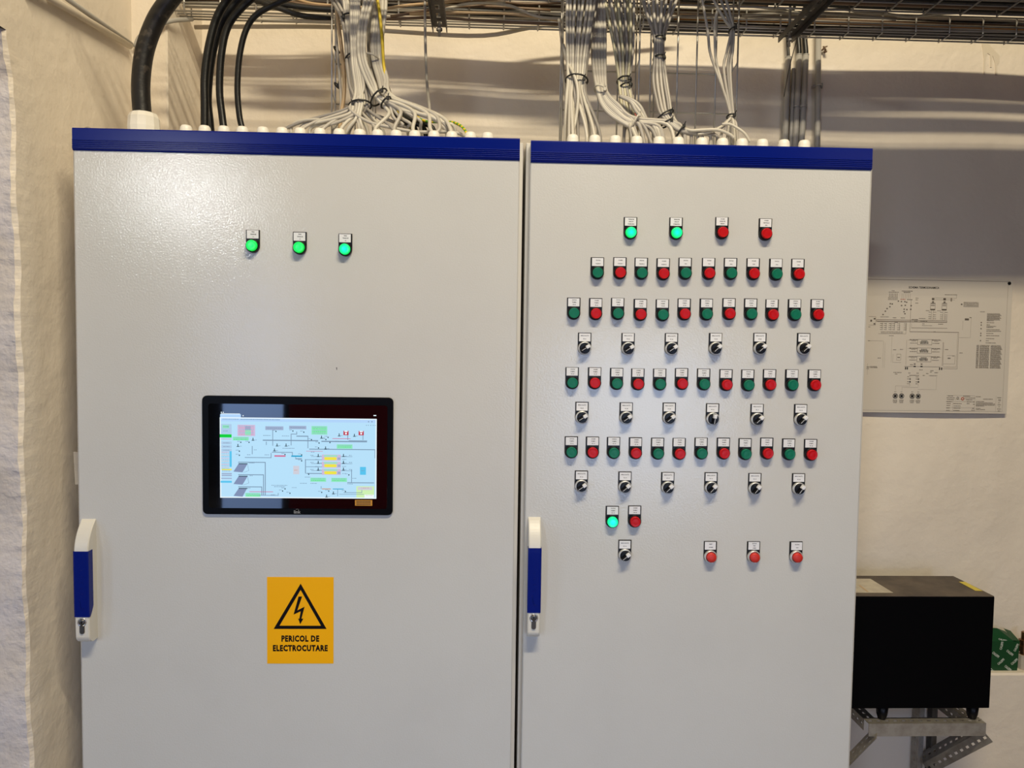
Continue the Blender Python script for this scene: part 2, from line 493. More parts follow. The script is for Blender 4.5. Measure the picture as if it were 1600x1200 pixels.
def slab(m_, outline, y0, y1, mt, bev=0.0, front=None):
    """outline in (x, z), thickness from y0 (back) to y1 (front)"""
    n = len(outline)
    cx_ = sum(p[0] for p in outline) / n; cz_ = sum(p[1] for p in outline) / n

    def ins(p, d):
        dx, dz = p[0] - cx_, p[1] - cz_; L = math.hypot(dx, dz); return (p[0] - dx / L * d, p[1] - dz / L * d)
    rings = [[(p[0], y0, p[1]) for p in outline]]
    if bev:
        rings.append([(p[0], y1 + bev, p[1]) for p in outline])
        rings.append([(q[0], y1, q[1]) for q in (ins(p, bev) for p in outline)])
    else:
        rings.append([(p[0], y1, p[1]) for p in outline])
    vs = [v for r_ in rings for v in r_]
    fs = [(i * n + k, i * n + (k + 1) % n, (i + 1) * n + (k + 1) % n, (i + 1) * n + k) for i in range(len(rings) - 1) for k in range(n)]
    m_.add(vs, fs, mt)
    m_.quad(rings[-1], front or mt)


def cabinet(x0, x1, dx0, dx1, label, zs, zt=2.0):
    root = empty('control_cabinet', ((x0 + x1) / 2, 0.21, 0), label, 'electrical cabinet', 'bayed control cabinets')
    L0 = WL[root.name]
    m_ = MB(); t = 0.002; zb = 1.997
    # folded frame: side panels, roof, back, bottom and the front frame around the door opening
    for xa, xb in ((x0, x0 + 0.022), (x1 - 0.022, x1)):
        m_.box((xa, 0.021, 0.1), (xb, 0.42, zb), 'body', 0.0015)
    m_.box((x0 + .0225, 0.021, zb - 0.03), (x1 - .0225, 0.42, zb), 'body', 0.0015)
    m_.box((x0 + .0225, 0.021, 0.1), (x1 - .0225, 0.42, 0.13), 'body', 0.0015)
    m_.box((x0 + .0225, 0.40, 0.1301), (x1 - .0225, 0.42, zb - .0301), 'body')
    m_.build('body', root, L0, world=True)
    MB().box((x0, 0.03, 0.0), (x1, 0.41, 0.0995), 'black', 0.002).build('plinth', root, L0, world=True)
    m_ = MB()
    m_.box((dx0, 0.0, 0.112), (dx1, 0.018, zt - 0.0005), 'door', 0.0022)
    m_.build('door', root, L0, world=True)
    return root


ZS = 1.951
left = cabinet(-1.0, -0.0035, -0.988, -0.012, 'wide light grey control cabinet with a touch screen and yellow warning sign on its door', ZS)
rightc = cabinet(0.0035, 0.800, 0.012, 0.788, 'narrower light grey control cabinet with rows of green and red indicator lights', ZS, 1.9965)
header_profile(-0.988, -0.012, ZS, 2.0005, -0.004).build('header_strip', left, WL[left.name], world=True)['label'] = 'ridged blue plastic strip along the top of the door'
header_profile(0.0125, 0.7865, ZS - .0035, 1.997, -0.004).build('header_strip', rightc, WL[rightc.name], world=True)['label'] = 'ridged blue plastic strip along the top of the door'


# ---- door handles
def handle(parent, x0, x1, ztop, zbot, zb0, zb1):
    # depth profile of the bow, top to bottom
    D = 0.037; zz = []
    for k in range(13):
        t = k / 12; zz.append((ztop - 0.068 * t, D * math.sin(t * PI / 2) ** 0.75 * .985 + 0.001))
    zz += [(ztop - 0.12, D), (ztop - 0.19, D - 0.0005), (zbot + 0.02, D - 0.002)]
    for k in range(1, 9):
        a = k / 8 * PI / 2; zz.append((zbot + 0.018 * (1 - math.sin(a)), D - 0.002 - 0.016 * (1 - math.cos(a))))
    m_ = MB(); vs = []; e = 0.0022
    for z, d in zz:
        d2 = max(d - e, 0.0005)
        vs += [(x0, 0, z), (x0, -d2, z), (x0 + e, -d, z), (x1 - e, -d, z), (x1, -d2, z), (x1, 0, z)]
    n = len(zz)
    m_.add(vs, [(i * 6 + k, i * 6 + k + 1, (i + 1) * 6 + k + 1, (i + 1) * 6 + k) for i in range(n - 1) for k in range(5)], 'white_plastic')
    m_.quad(vs[:6], 'white_plastic'); m_.quad(vs[-6:][::-1], 'white_plastic')
    L = ((x0 + x1) / 2, 0, (ztop + zbot) / 2)
    h = m_.build('door_handle', parent, L, world=True)
    h['label'] = 'off white swing handle with a blue grip'
    # blue grip wraps the front and half of each flank, with a slanted lower end on the flanks
    g = MB(); o_ = 0.0012
    prof = []
    for k in range(15):
        z = zb1 - (zb1 - zb0) * k / 14
        dd = D
        for a_, c_ in zip(zz, zz[1:]):
            if a_[0] >= z >= c_[0]: dd = a_[1] + (c_[1] - a_[1]) * (a_[0] - z) / (a_[0] - c_[0] + 1e-9)
        prof.append((z, dd + o_))
    vs = []
    for z, d in prof:
        back = 0.019 - max(0, (zb0 + 0.018 - z)) * 0.75
        dd = max(back, 0.004); vs += [(x0 - o_, -d + dd, z), (x0 - o_, -d + .0015, z), (x0 + .0015, -d, z), (x1 - .0015, -d, z), (x1 + o_, -d + .0015, z), (x1 + o_, -d + dd, z)]
    n = len(prof)
    g.add(vs, [(i * 6 + k, i * 6 + k + 1, (i + 1) * 6 + k + 1, (i + 1) * 6 + k) for i in range(n - 1) for k in range(5)], 'blue')
    g.quad(vs[:6], 'blue'); g.quad(vs[-6:][::-1], 'blue')
    # raised crescent moulded into the grip
    xm = (x0 + x1) / 2
    g.tube([(xm - 0.004, -D - o_, zb0 + 0.040), (xm - 0.001, -D - o_ - .0002, zb0 + 0.021), (xm + 0.005, -D - o_, zb0 + 0.019)], 0.0006, 'blue', n=6, sub=4)
    for k in range(5):
        zc = zb0 + 0.05 + 0.013 * k
        g.tube([(xm - .003, -D - o_, zc), (xm + .001, -D - o_, zc + .003), (xm + .004, -D - o_, zc + .001)], 0.0004, 'blue', n=5, sub=3)
    gr = g.build('grip', h, L, world=True); gr['label'] = 'blue plastic grip'
    k = MB(); zc = zb0 - 0.0115; y = -D + 0.0015
    k.lathe([(0.0098, 0), (0.0098, 0.0012), (0.0085, 0.0018), (0.0078, 0.0012)], 'chrome', c=(xm, y, zc), n=24)
    k.lathe([(0.0068, 0.0012), (0.0062, 0.0028), (0.004, 0.0032)], 'keyhole', c=(xm, y, zc), n=20)
    sl = rounded(xm - 0.0052, zc - 0.0265, xm + 0.0052, zc - 0.006, 0.005)
    slab(k, sl, y + .001, y - 0.0022, 'keyhole', 0.0006)
    k.box((xm - 0.0008, y - 0.0042, zc - 0.003), (xm + 0.0008, y - 0.003, zc + 0.003), 'black')
    k.build('lock_cylinder', h, L, world=True)
    return h


handle(left, -0.981, -0.950, 1.1385, 0.8675, 0.928, 1.075)
handle(rightc, 0.0195, 0.0475, 1.149, 0.879, 0.939, 1.087)

# small scratch in the paint of the wide door
q = at(526, 576, -.0002)
sc_ = MB(); sc_.quad([(q.x - .001, -.0003, q.z + .003), (q.x + .0008, -.0003, q.z + .003), (q.x + .001, -.0003, q.z - .003), (q.x - .0004, -.0003, q.z - .0025)], 'ink')
sc_.build('paint_scratch', left, q, world=True)

# ---- touch screen panel
hx0, hx1, hz0, hz1 = -0.7125, -0.2885, 1.152, 1.419
m_ = MB()
slab(m_, rounded(hx0, hz0, hx1, hz1, 0.011, 8), 0.0, -0.006, 'glassrim', 0.0012)
Lh = ((hx0 + hx1) / 2, 0, (hz0 + hz1) / 2)
hmi = m_.build('touch_screen', left, Lh, world=True); hmi['label'] = 'widescreen touch panel with a black glass frame showing a plant diagram'
g = MB()
slab(g, rounded(-0.6985, 1.1665, -0.301, 1.4015, 0.006, 5), -0.0055, -0.0066, 'glass', 0.0003)
g.build('glass', hmi, Lh, world=True)
# display contents, authored in a 1150 x 585 drawing
dx0, dz1, DWd, DHt = -0.673, 1.371, 0.348, 0.181
dsp = MB(); yq = -0.0069


def dm(u, v): return (dx0 + (u - 214) / 1150 * DWd, dz1 - (v - 249) / 587 * DHt)


def drect(u0, v0, u1, v1, m, lift=1):
    xa, za = dm(u0, v1); xb, zb_ = dm(u1, v0); dsp.rect(xa, za, xb, zb_, yq - 0.00012 * lift, m)


def dline(pts_, w=5, m='s_line', lift=2):
    for (a, b_), (c_, d_) in zip(pts_, pts_[1:]):
        drect(min(a, c_) - w / 2, min(b_, d_) - w / 2, max(a, c_) + w / 2, max(b_, d_) + w / 2, m, lift)


def dsquig(u, v, w, m='s_line', h=4):
    x = u
    while x < u + w:
        k = random.uniform(5, 12); drect(x, v - h / 2, min(x + k, u + w), v + h / 2, m, 2); x += k + random.uniform(2, 4)


slab(dsp, [dm(214, 249), dm(214, 836), dm(1364, 836), dm(1364, 249)], -0.0066, yq, 's_bg')
drect(214, 249, 1364, 256, 's_white'); drect(1356, 249, 1364, 836, 's_white'); drect(214, 828, 1364, 836, 's_white'); drect(214, 249, 222, 836, 's_white')
drect(217, 226, 368, 249, 's_bar', 0); drect(222, 221, 362, 226, 's_white', 0)
drect(222, 256, 1356, 278, 's_bar'); dsquig(235, 262, 120); dsquig(365, 263, 290, 's_line', 5)
for u in (1300, 1325): drect(u, 266, u + 8, 274, 's_line', 2)
for u in (1285, 1300, 1318, 1335, 1350): drect(u, 294, u + 6, 299, 's_line', 2)
drect(1340, 221, 1360, 228, 's_white', 0); drect(222, 210, 230, 217, 's_white', 0); drect(236, 210, 244, 217, 's_white', 0); drect(380, 233, 388, 240, 's_white', 0)
drect(222, 298, 300, 370, 's_side'); drect(234, 306, 282, 328, 's_mint', 2); dsquig(240, 316, 40, 's_line', 7); dsquig(240, 348, 34)
drect(214, 372, 300, 396, 's_green', 2); dsquig(222, 407, 76, 's_rose', 4)
for v in (425, 452, 478): drect(224, v, 300, v + 20, 's_side'); dsquig(240, v + 10, 44)
for k in range(12): dsquig(224, 503 + k * 11, 58, ['s_rose', 's_line', 's_orange', 's_cyan'][k % 4], 3)
drect(284, 495, 300, 610, 's_lcyan', 2); drect(226, 624, 300, 634, 's_yellow', 2); dsquig(230, 640, 60)
for v in (655, 668): drect(226, v, 300, v + 9, 's_grey', 2)
drect(222, 690, 300, 698, 's_grey', 2); drect(218, 712, 300, 726, 's_lcyan', 2)
drect(343, 302, 472, 384, 's_pink', 1); drect(398, 312, 440, 340, 's_grey', 2); drect(398, 340, 440, 378, 's_mint', 2)
for k in range(6): dsquig(352, 312 + k * 12, 110, 's_rose' if k % 2 else 's_line', 3)
for (a, c_, d_, e_) in ((308, 390, 425, 416), (884, 306, 1000, 368), (1070, 438, 1186, 470), (876, 684, 992, 714), (1030, 684, 1146, 714), (398, 800, 510, 828)):
    drect(a, c_, d_, e_, 's_mint')
    for q in range(int((e_ - c_) // 11)): dsquig(a + 8, c_ + 8 + q * 11, d_ - a - 16, 's_green' if q % 2 else 's_line', 3)
drect(546, 311, 678, 338, 's_grey'); dsquig(556, 324, 110); drect(720, 306, 846, 330, 's_grey'); dsquig(730, 318, 106)
dline([(600, 340), (600, 450)], 5); dline([(735, 447), (735, 366), (776, 366), (776, 350)], 5); dline([(776, 380), (858, 382), (858, 466)], 5)
dline([(530, 412), (930, 414)], 6); dline([(960, 416), (1290, 418)], 6); dline([(1292, 410), (1160, 410)], 4); dline([(1040, 396), (1170, 396)], 4, 's_rose')
dline([(398, 540), (588, 540), (588, 508)], 5); dline([(596, 500), (744, 500), (744, 524)], 5); dline([(450, 458), (450, 514)], 5); dline([(553, 425), (553, 445)], 5)
dline([(768, 530), (768, 545), (812, 548), (812, 564)], 4)
drect(612, 522, 694, 532, 's_rose', 2); drect(736, 522, 816, 532, 's_cyan', 3)
dline([(870, 474), (1352, 476), (1352, 536)], 4); dline([(846, 490), (966, 490)], 3, 's_rose')
dline([(840, 552), (840, 646)], 6); dline([(840, 552), (960, 552)], 4); dline([(846, 604), (960, 604)], 4); dline([(850, 654), (960, 652)], 4)
for v in (522, 574, 626):
    drect(960, v - 8, 1100, v + 36, 's_pink', 1); drect(976, v - 4, 1076, v + 6, 's_mint', 2)
    x_, z_ = dm(978, v + 32); x2_, z2_ = dm(1070, v + 10)
    slab(dsp, rounded(x_, z_, x2_, z2_, 0.003, 4), yq - .0002, yq - .0005, 's_yellow')
    dsquig(1010, v + 21, 34, 's_line', 4); drect(1076, v + 12, 1098, v + 30, 's_grey', 2)
    dline([(884, v + 6), (960, v + 6)], 3); dline([(1100, v + 6), (1184, v + 6)], 3); dsquig(1112, v + 26, 30); dsquig(1160, v - 4, 24)
    dsquig(912, v + 28, 26); dsquig(876, v - 2, 24)
dline([(1180, 626), (1180, 716)], 5); dline([(1150, 718), (1345, 720)], 4)
drect(1242, 602, 1286, 660, 's_lcyan'); dsquig(1252, 630, 24); drect(750, 598, 794, 660, 's_beige'); dsquig(758, 630, 26, 's_orange', 4)
for k, v in enumerate((0, 91, 180)):
    # tilted solar collectors
    for du, mm, l_ in ((0, 's_panel', 1),):
        pq = [(312, 644 + v), (378, 649 + v), (414, 589 + v), (350, 586 + v)]
        if k == 2: pq = [(312, 822), (378, 828), (410, 768), (350, 766)]
        pts_ = [dm(*q) for q in pq]; dsp.quad([(x, yq - .0002, z) for x, z in pts_], 's_panel')
    drect(350, 583 + v, 416, 589 + v, 's_dark', 3)
    if k < 2:
        for a, c_ in (((416, 592), (424, 636)), ((424, 636), (385, 650))):
            p0, p1 = dm(a[0], a[1] + v), dm(c_[0], c_[1] + v)
            dsp.tube([(p0[0], yq - .0003, p0[1]), (p1[0], yq - .0003, p1[1])], 0.0004, 's_line', n=4, sub=1)
dline([(350, 575), (545, 575), (545, 812)], 6); dline([(350, 666), (532, 666), (532, 812)], 6); dline([(350, 755), (519, 755), (519, 812)], 6)
dsquig(425, 580, 42); dsquig(430, 673, 22); dsquig(420, 764, 18); dline([(430, 790), (600, 790)], 4, 's_rose'); dline([(500, 816), (640, 816), (640, 800)], 4)
for (u, v) in ((456, 408), (346, 454), (632, 448), (698, 448), (613, 484), (958, 388), (1088, 370), (1200, 372), (988, 466), (934, 522), (934, 572), (934, 622), (1120, 520), (1120, 570), (1120, 620), (1046, 796), (996, 820)):
    drect(u - 3, v - 12, u + 3, v + 8, 's_dark', 3); drect(u - 10, v + 4, u + 10, v + 9, 's_dark', 3); dsquig(u + 12, v + 4, 14)
for (u, v) in ((367, 430), (427, 430), (356, 495), (356, 525), (624, 348), (748, 344), (828, 352), (884, 406), (990, 404), (1006, 388), (1020, 426), (940, 430), (936, 466), (864, 660), (1160, 662), (690, 768), (726, 800), (672, 784), (812, 562), (812, 518), (690, 516), (1012, 782), (960, 792), (1135, 784)):
    drect(u - 4, v - 5, u + 4, v + 4, 's_dark', 3); dsquig(u - 26, v - 8, 20)
for (u, v, w) in ((530, 378, 54), (668, 380, 54), (462, 484, 22), (540, 520, 36), (412, 520, 26), (672, 470, 90), (590, 742, 120), (610, 752, 80), (740, 758, 34), (880, 496, 28), (800, 726, 50), (876, 726, 50), (1150, 728, 40), (1186, 686, 30), (1060, 414, 24), (836, 680, 38), (586, 812, 30)):
    dsquig(u, v, w)
for u in (1138, 1250):
    drect(u - 19, 338, u + 19, 370, 's_red', 3); drect(u - 12, 338, u + 12, 347, 's_white', 4); drect(u - 7, 352, u + 7, 364, 's_white', 4); dline([(u + 13, 372), (u + 13, 402)], 5)
drect(962, 763, 1026, 769, 's_orange', 3); drect(1042, 763, 1122, 769, 's_cyan', 3); dline([(1078, 770), (1078, 816)], 4); dline([(1124, 792), (1256, 792), (1256, 774)], 4); dline([(1090, 804), (1270, 804)], 3); dline([(956, 748), (956, 764)], 4)
drect(1216, 744, 1348, 828, 's_lime', 1); drect(1226, 750, 1334, 772, 's_beige', 2); dsquig(1250, 757, 60, 's_orange', 4); drect(1276, 806, 1346, 828, 's_white', 2); dsquig(1286, 812, 50, 's_orange', 4)
dd = dsp.build('display', hmi, Lh, world=True); dd['label'] = 'lit display with a pale blue plant diagram'
# sticker under the display and maker's mark on the bezel
xs0, zs0 = dm(1206, 888); xs1, zs1 = dm(1334, 846)
s_ = MB(); slab(s_, [(xs0, zs0), (xs1, zs0), (xs1, zs1), (xs0, zs1)], -0.0066, -0.0069, 'osticker')
for k in range(3):
    for q in range(9):
        xa = xs0 + .003 + q * (xs1 - xs0 - .006) / 9; za = zs1 - (k + 0.75) * (zs1 - zs0) / 3.5
        s_.rect(xa, za - .0011, xa + (xs1 - xs0 - .006) / 9 * .8, za + .0011, -.00705, 'ink')
s_.build('sticker', hmi, Lh, world=True)['label'] = 'small orange sticker with three lines of print'
s_ = MB(); s_.text('link', 0.0105, (-0.502, -0.0062, 1.1587), 'logo', bold=0.01)
s_.tube([(-0.5055, -0.0062, 1.1640), (-0.502, -0.0062, 1.1652), (-0.4985, -0.0062, 1.1640)], 0.00025, 'logo', n=4, sub=3)
s_.build('maker_mark', hmi, Lh, world=True)

# ---- warning sign
sx0, sx1, sz0, sz1 = -0.5715, -0.4215, 0.8075, 1.008
Ls = ((sx0 + sx1) / 2, 0, (sz0 + sz1) / 2)
m_ = MB(); slab(m_, [(sx0, sz0), (sx1, sz0), (sx1, sz1), (sx0, sz1)], 0.0, -0.0006, 'yellow')
sign = m_.build('warning_sign', left, Ls, world=True); sign['label'] = 'yellow high voltage warning sign with a black triangle'


def sg(u, v):   # sign drawing units: 700 wide (245..945), 905 high (145..1050)
    return (sx0 + (u - 245) / 700 * 0.15, sz1 - (v - 145) / 905 * 0.2005)


def sq(m_, pts_, mt, y):
    m_.quad([(sg(*p)[0], y, sg(*p)[1]) for p in pts_], mt)


tri = MB()
O = [(598, 212), (872, 686), (314, 686)]; I_ = [(598, 278), (812, 652), (376, 652)]
for k in range(3): sq(tri, [O[k], O[(k + 1) % 3], I_[(k + 1) % 3], I_[k]], 'vink', -0.0008)
sq(tri, [(576, 347), (614, 347), (563, 492), (523, 536)], 'vink', -0.0008)
sq(tri, [(523, 536), (563, 492), (640, 453), (618, 492)], 'vink', -0.0008)
sq(tri, [(600, 497), (640, 453), (606, 580), (584, 580)], 'vink', -0.00085)
sq(tri, [(572, 578), (627, 578), (594, 637)], 'vink', -0.0009)
tri.build('danger_triangle', sign, Ls, world=True)
le = MB()
for s_, v, w in (('PERICOL DE', 787, 398), ('ELECTROCUTARE', 887, 578)):
    gv, _ = glyphs(s_, 0.052); gw = max(x for x, y in gv) - min(x for x, y in gv); gh = max(y for x, y in gv) - min(y for x, y in gv)
    sz_ = 68 / 905 * 0.2005 / gh; x_, z_ = sg(595, v)
    le.text(s_, sz_, (x_, -0.0008, z_), 'vink', bold=0.052, sx=(w / 700 * 0.15) / (gw * sz_))
le.build('lettering', sign, Ls, world=True)


# ---- indicator lights, selector switches and push buttons: one of each kind, then copies
def holder_mesh():
    m_ = MB()
    o_ = [(0.015, 0.035), (-0.015, 0.035)]
    for k in range(15):
        a = PI + PI * k / 14; o_.append((0.015 * math.cos(a), 0.015 * math.sin(a)))
    slab(m_, o_, 0.0, -0.0035, 'black', 0.0007)
    return m_


HOLD = holder_mesh().build('h', None); hold_me = HOLD.data; bpy.data.objects.remove(HOLD)


def mk(m_):
    o = m_.build('t'); me = o.data; bpy.data.objects.remove(o); return me


ring_black = mk(MB().lathe([(0.0148, 0.003), (0.0148, 0.0075), (0.0140, 0.0095), (0.0125, 0.0100), (0.0122, 0.006)], 'black', cap=False))
ring_chrome = mk(MB().lathe([(0.0148, 0.003), (0.0148, 0.0085), (0.0138, 0.0105), (0.0122, 0.0105), (0.0118, 0.006)], 'bezel', cap=False))


def lens_me(m):
    return mk(MB().lathe([(0.0119, 0.004), (0.0119, 0.0140), (0.0113, 0.0156), (0.0106, 0.0160), (0.0099, 0.0157), (0.0050, 0.0161), (0.0015, 0.0162)], m, n=32))


LENS = {k: lens_me(k) for k in ('green', 'red', 'litA', 'litB', 'litC')}
knob_me = mk(MB().lathe([(0.0116, 0.004), (0.0116, 0.0125), (0.0108, 0.0138)], 'black', n=32))
btn_me = mk(MB().lathe([(0.0108, 0.004), (0.0108, 0.0160), (0.0100, 0.0172), (0.002, 0.0166)], 'redbtn', n=32))
lv = MB()
lv.box((-0.0113, -0.0235, -0.0030), (0.0108, -0.0130, 0.0030), 'black', 0.0012)
lever_me = mk(lv)
lv = MB(); lv.box((0.0022, -0.0245, -0.0036), (0.0112, -0.0136, 0.0036), 'white', 0.0008); lv.box((-0.0100, -0.0238, -0.0004), (0.0022, -0.0234, 0.0004), 'white')
mark_me = mk(lv)


def obj_from(me, name, parent, loc, rot=0.0):
    o = bpy.data.objects.new(name, me); scene.collection.objects.link(o); place(o, parent, loc)
    if rot: o.rotation_euler = (0, -rot, 0)
    return o


def insert(parent, c, lines):
    m_ = MB(); jx = random.uniform(-.0007, .0007); jz = random.uniform(-.0006, .0006); y = -0.0038
    m_.box((-0.0128 + jx, -0.0040, 0.0158 + jz), (0.0128 + jx, -0.0034, 0.0338 + jz), 'white')
    n = len(lines); zc = 0.0249 + jz
    for k, s_ in enumerate(lines):
        z = zc + ((n - 1) / 2 - k) * (0.0052 if n == 3 else 0.0074)
        w = 0.0031
        m_.text(s_, w, (jx + (0.0012 if n != 2 or 'MAN' not in lines[0] else 0), -0.0042, z), 'ink', bold=0.022, sx=0.92)
    return m_.build('legend_insert', parent, c)


def unit(parent, kind, x, z, lines, lens=None, ang=35):
    c = (x, 0, z)
    nm = {'ind': 'indicator_light', 'sel': 'selector_switch', 'btn': 'push_button'}[kind]
    o = obj_from(hold_me, nm, parent, c)
    if kind == 'ind':
        obj_from(ring_black, 'bezel_ring', o, c)
        l = obj_from(LENS[lens], 'lens', o, c)
        if lens.startswith('lit'): o['label'] = 'lit green indicator light'
        else: o['label'] = 'unlit %s indicator light' % lens
    elif kind == 'sel':
        obj_from(ring_chrome, 'bezel_ring', o, c)
        obj_from(knob_me, 'knob', o, c)
        obj_from(lever_me, 'lever', o, c, R(ang)); mk_ = obj_from(mark_me, 'lever_cap', o, c, R(ang))
    else:
        obj_from(ring_chrome, 'bezel_ring', o, c); obj_from(btn_me, 'button_cap', o, c)
    insert(o, c, lines)
    return o


def unit_px(parent, kind, pxc, ptop, *a, **k):
    """pxc, ptop: centre and top edge of the black legend holder"""
    p = at(pxc, ptop, -0.0035); unit(parent, kind, p.x, p.z - 0.035, *a, **k)


for k, (x, y) in enumerate(((394.8, 359.2), (468.3, 362.3), (539.6, 365.0))):
    unit_px(left, 'ind', x, y, ['PREZ.', 'TENSIUNE', 'L%d' % (k + 1)], 'litB' if k < 1 else 'litA' if k == 2 else 'litB')
top = (('TENSIUNE', 'CIRCUIT', 'COMANDA'), ('TENSIUNE', 'CIRCUIT', 'COMANDA'), ('AVARIE', 'DETECTIE', 'FREON'), ('AVARIE', 'CENTRALA', 'INC'))
for (x, y), l_, c_ in zip(((985.5, 339.2), (1056.8, 339.8), (1128.6, 339.2), (1196.6, 341.3)), top, ('litA', 'litA', 'red', 'red')):
    unit_px(rightc, 'ind', x, y, list(l_), c_)
names = ['CAZAN 1', 'CAZAN 1', 'CAZAN 2', 'CAZAN 2', 'CH1', 'CH1', 'CH2', 'CH2', 'CH3', 'CH3']
row2 = ((933.7, 402), (969, 402), (1002.5, 402.6), (1036.6, 403.6), (1071, 402.7), (1107.8, 403), (1142, 403), (1177.4, 403.5), (1212.8, 404.2), (1247.4, 404.4))
for k, (x, y) in enumerate(row2):
    unit_px(rightc, 'ind', x, y, [('STATUS', 'AVARIE')[k % 2], names[k]], ('green', 'red')[k % 2])
rows = [
    ((896.8, 931, 965.5, 1000.8, 1035.4, 1069.6, 1104, 1139.6, 1173.5, 1207, 1242, 1277.6), (465, 465.8, 465.5, 467.2, 467.7, 466.5, 466.6, 466, 466.4, 467.7, 467.5, 467.6)),
    ((894.3, 929.4, 963.8, 997, 1031.2, 1065.5, 1100, 1134.9, 1169, 1203, 1237.7, 1273), (573.8, 574, 575, 575.8, 576, 575.3, 576, 577, 577.5, 577, 577.3, 577.5)),
    ((893, 926, 959, 993.3, 1028, 1061.7, 1096, 1130.8, 1164.7, 1198.7, 1232.8, 1267.2), (682, 682.4, 683, 683.5, 684.2, 684.6, 684, 684, 685, 684, 685.4, 686.2)),
]
sels = [
    ((913.8, 981.8, 1049.6, 1118.5, 1188, 1256.3), (519.8, 520.5, 520.6, 520.4, 520.3, 520.4), (33, 33, 35, 42, 42, 42)),
    ((909.7, 978.8, 1046.2, 1114, 1183.6, 1251.6), (628, 628.9, 629.2, 630.5, 631.3, 631.6), (33, 35, 38, 82, 42, 46)),
    ((908.7, 976.8, 1043.8, 1111.6, 1180, 1248.4), (735.5, 737, 738, 738.3, 739.5, 739.8), (35, 40, 45, 48, 52, 55)),
]
for r_ in range(3):
    for k in range(12):
        unit_px(rightc, 'ind', rows[r_][0][k], rows[r_][1][k], [('STATUS', 'AVARIE')[k % 2], 'POMPA', 'PC %02d' % (r_ * 6 + k // 2 + 1)], ('green', 'red')[k % 2])
    for k in range(6):
        unit_px(rightc, 'sel', sels[r_][0][k], sels[r_][1][k], ['MAN.-0-AUTO', 'PC %02d' % (r_ * 6 + k + 1)], ang=sels[r_][2][k])
unit_px(rightc, 'ind', 957, 790.8, ['STATUS', 'POMPA', 'PC 19'], 'litC')
unit_px(rightc, 'ind', 992, 790.3, ['AVARIE', 'POMPA', 'PC 19'], 'red')
unit_px(rightc, 'sel', 976.8, 843.8, ['MAN.-0-AUTO', 'PC 19'], ang=38)
for (x, y), l_ in zip(((1110.5, 846), (1178, 846.3), (1244.5, 846.4)), (['RESET', 'AVARIE'], ['BUTON', 'TEST', 'LAMPI'], ['BUTON', 'TEST'])):
    unit_px(rightc, 'btn', x, y, l_)

# ---- cable glands on the roofs
gm = MB()
gm.lathe([(0.0155, 0), (0.0155, 0.010), (0.0145, 0.011)], 'gland', 'Z', n=6, smooth=False)
gm.lathe([(0.0135, 0.011), (0.0138, 0.027), (0.0128, 0.033), (0.0100, 0.037), (0.0065, 0.038)], 'gland', 'Z', n=20)
gland_me = mk(gm)
gm = MB()
gm.lathe([(0.036, 0), (0.036, 0.016)], 'gland', 'Z', n=6, smooth=False)
gm.lathe([(0.034, 0.016), (0.0355, 0.036), (0.034, 0.058), (0.029, 0.068), (0.024, 0.070)], 'gland', 'Z', n=12, smooth=False)
big_me = mk(gm)
GY = 0.085
ZR = 1.9972
gx = {}
for par, lst in ((left, (291, 320, 350, 379, 411, 441, 469, 500, 530, 562, 590, 619, 648, 678, 706, 735, 762)), (rightc, (895, 929.5, 961.5, 995, 1030, 1060, 1097, 1129, 1159.5, 1191.5, 1225, 1257))):
    for x in lst:
        p = at(x, 212, GY); gx[x] = p.x
        o = obj_from(gland_me, 'cable_gland', par, (p.x, GY, ZR))
        if x not in (1225, 1257, 762, 291):
            obj_from(gland_me, 'cable_gland', par, (p.x + 0.015, GY + 0.06, ZR))
pbig = at(225, 190, 0.11)
obj_from(big_me, 'cable_gland', left, (pbig.x, 0.11, ZR))['label'] = 'large octagonal cable gland of the thick black cable'
# lifting eye at the left rear corner of the roof
le_ = MB(); pe = at(137, 197, 0.12)
le_.tube([(pe.x - .014, 0.12, ZR), (pe.x - .010, 0.12, ZR + .028), (pe.x, 0.12, ZR + .036), (pe.x + .010, 0.12, ZR + .028), (pe.x + .014, 0.12, ZR)], 0.0028, 'zinc', n=8)
le_.build('lifting_eye', left, (pe.x, 0.12, ZR), world=True)

# ------------------------------------------------------------------ cables
def cable(pts, r_, m, name='cable', label=None, cat='cable', group=None, n=8, sub=5, mfun=None):
    m_ = MB(); m_.tube(pts, r_, m, n=n, sub=sub, mfun=mfun)
    P = [Vector(p) for p in pts]; lo = min(P, key=lambda p: p.z)
    o = m_.build(name, None, lo, world=True)
    return tag(o, label, cat, group)


ORD = ['first', 'second', 'third', 'fourth', 'fifth', 'sixth', 'seventh', 'eighth', 'ninth', 'tenth', 'eleventh', 'twelfth', 'thirteenth', 'fourteenth', 'fifteenth', 'sixteenth', 'seventeenth', 'eighteenth', 'nineteenth', 'twentieth']


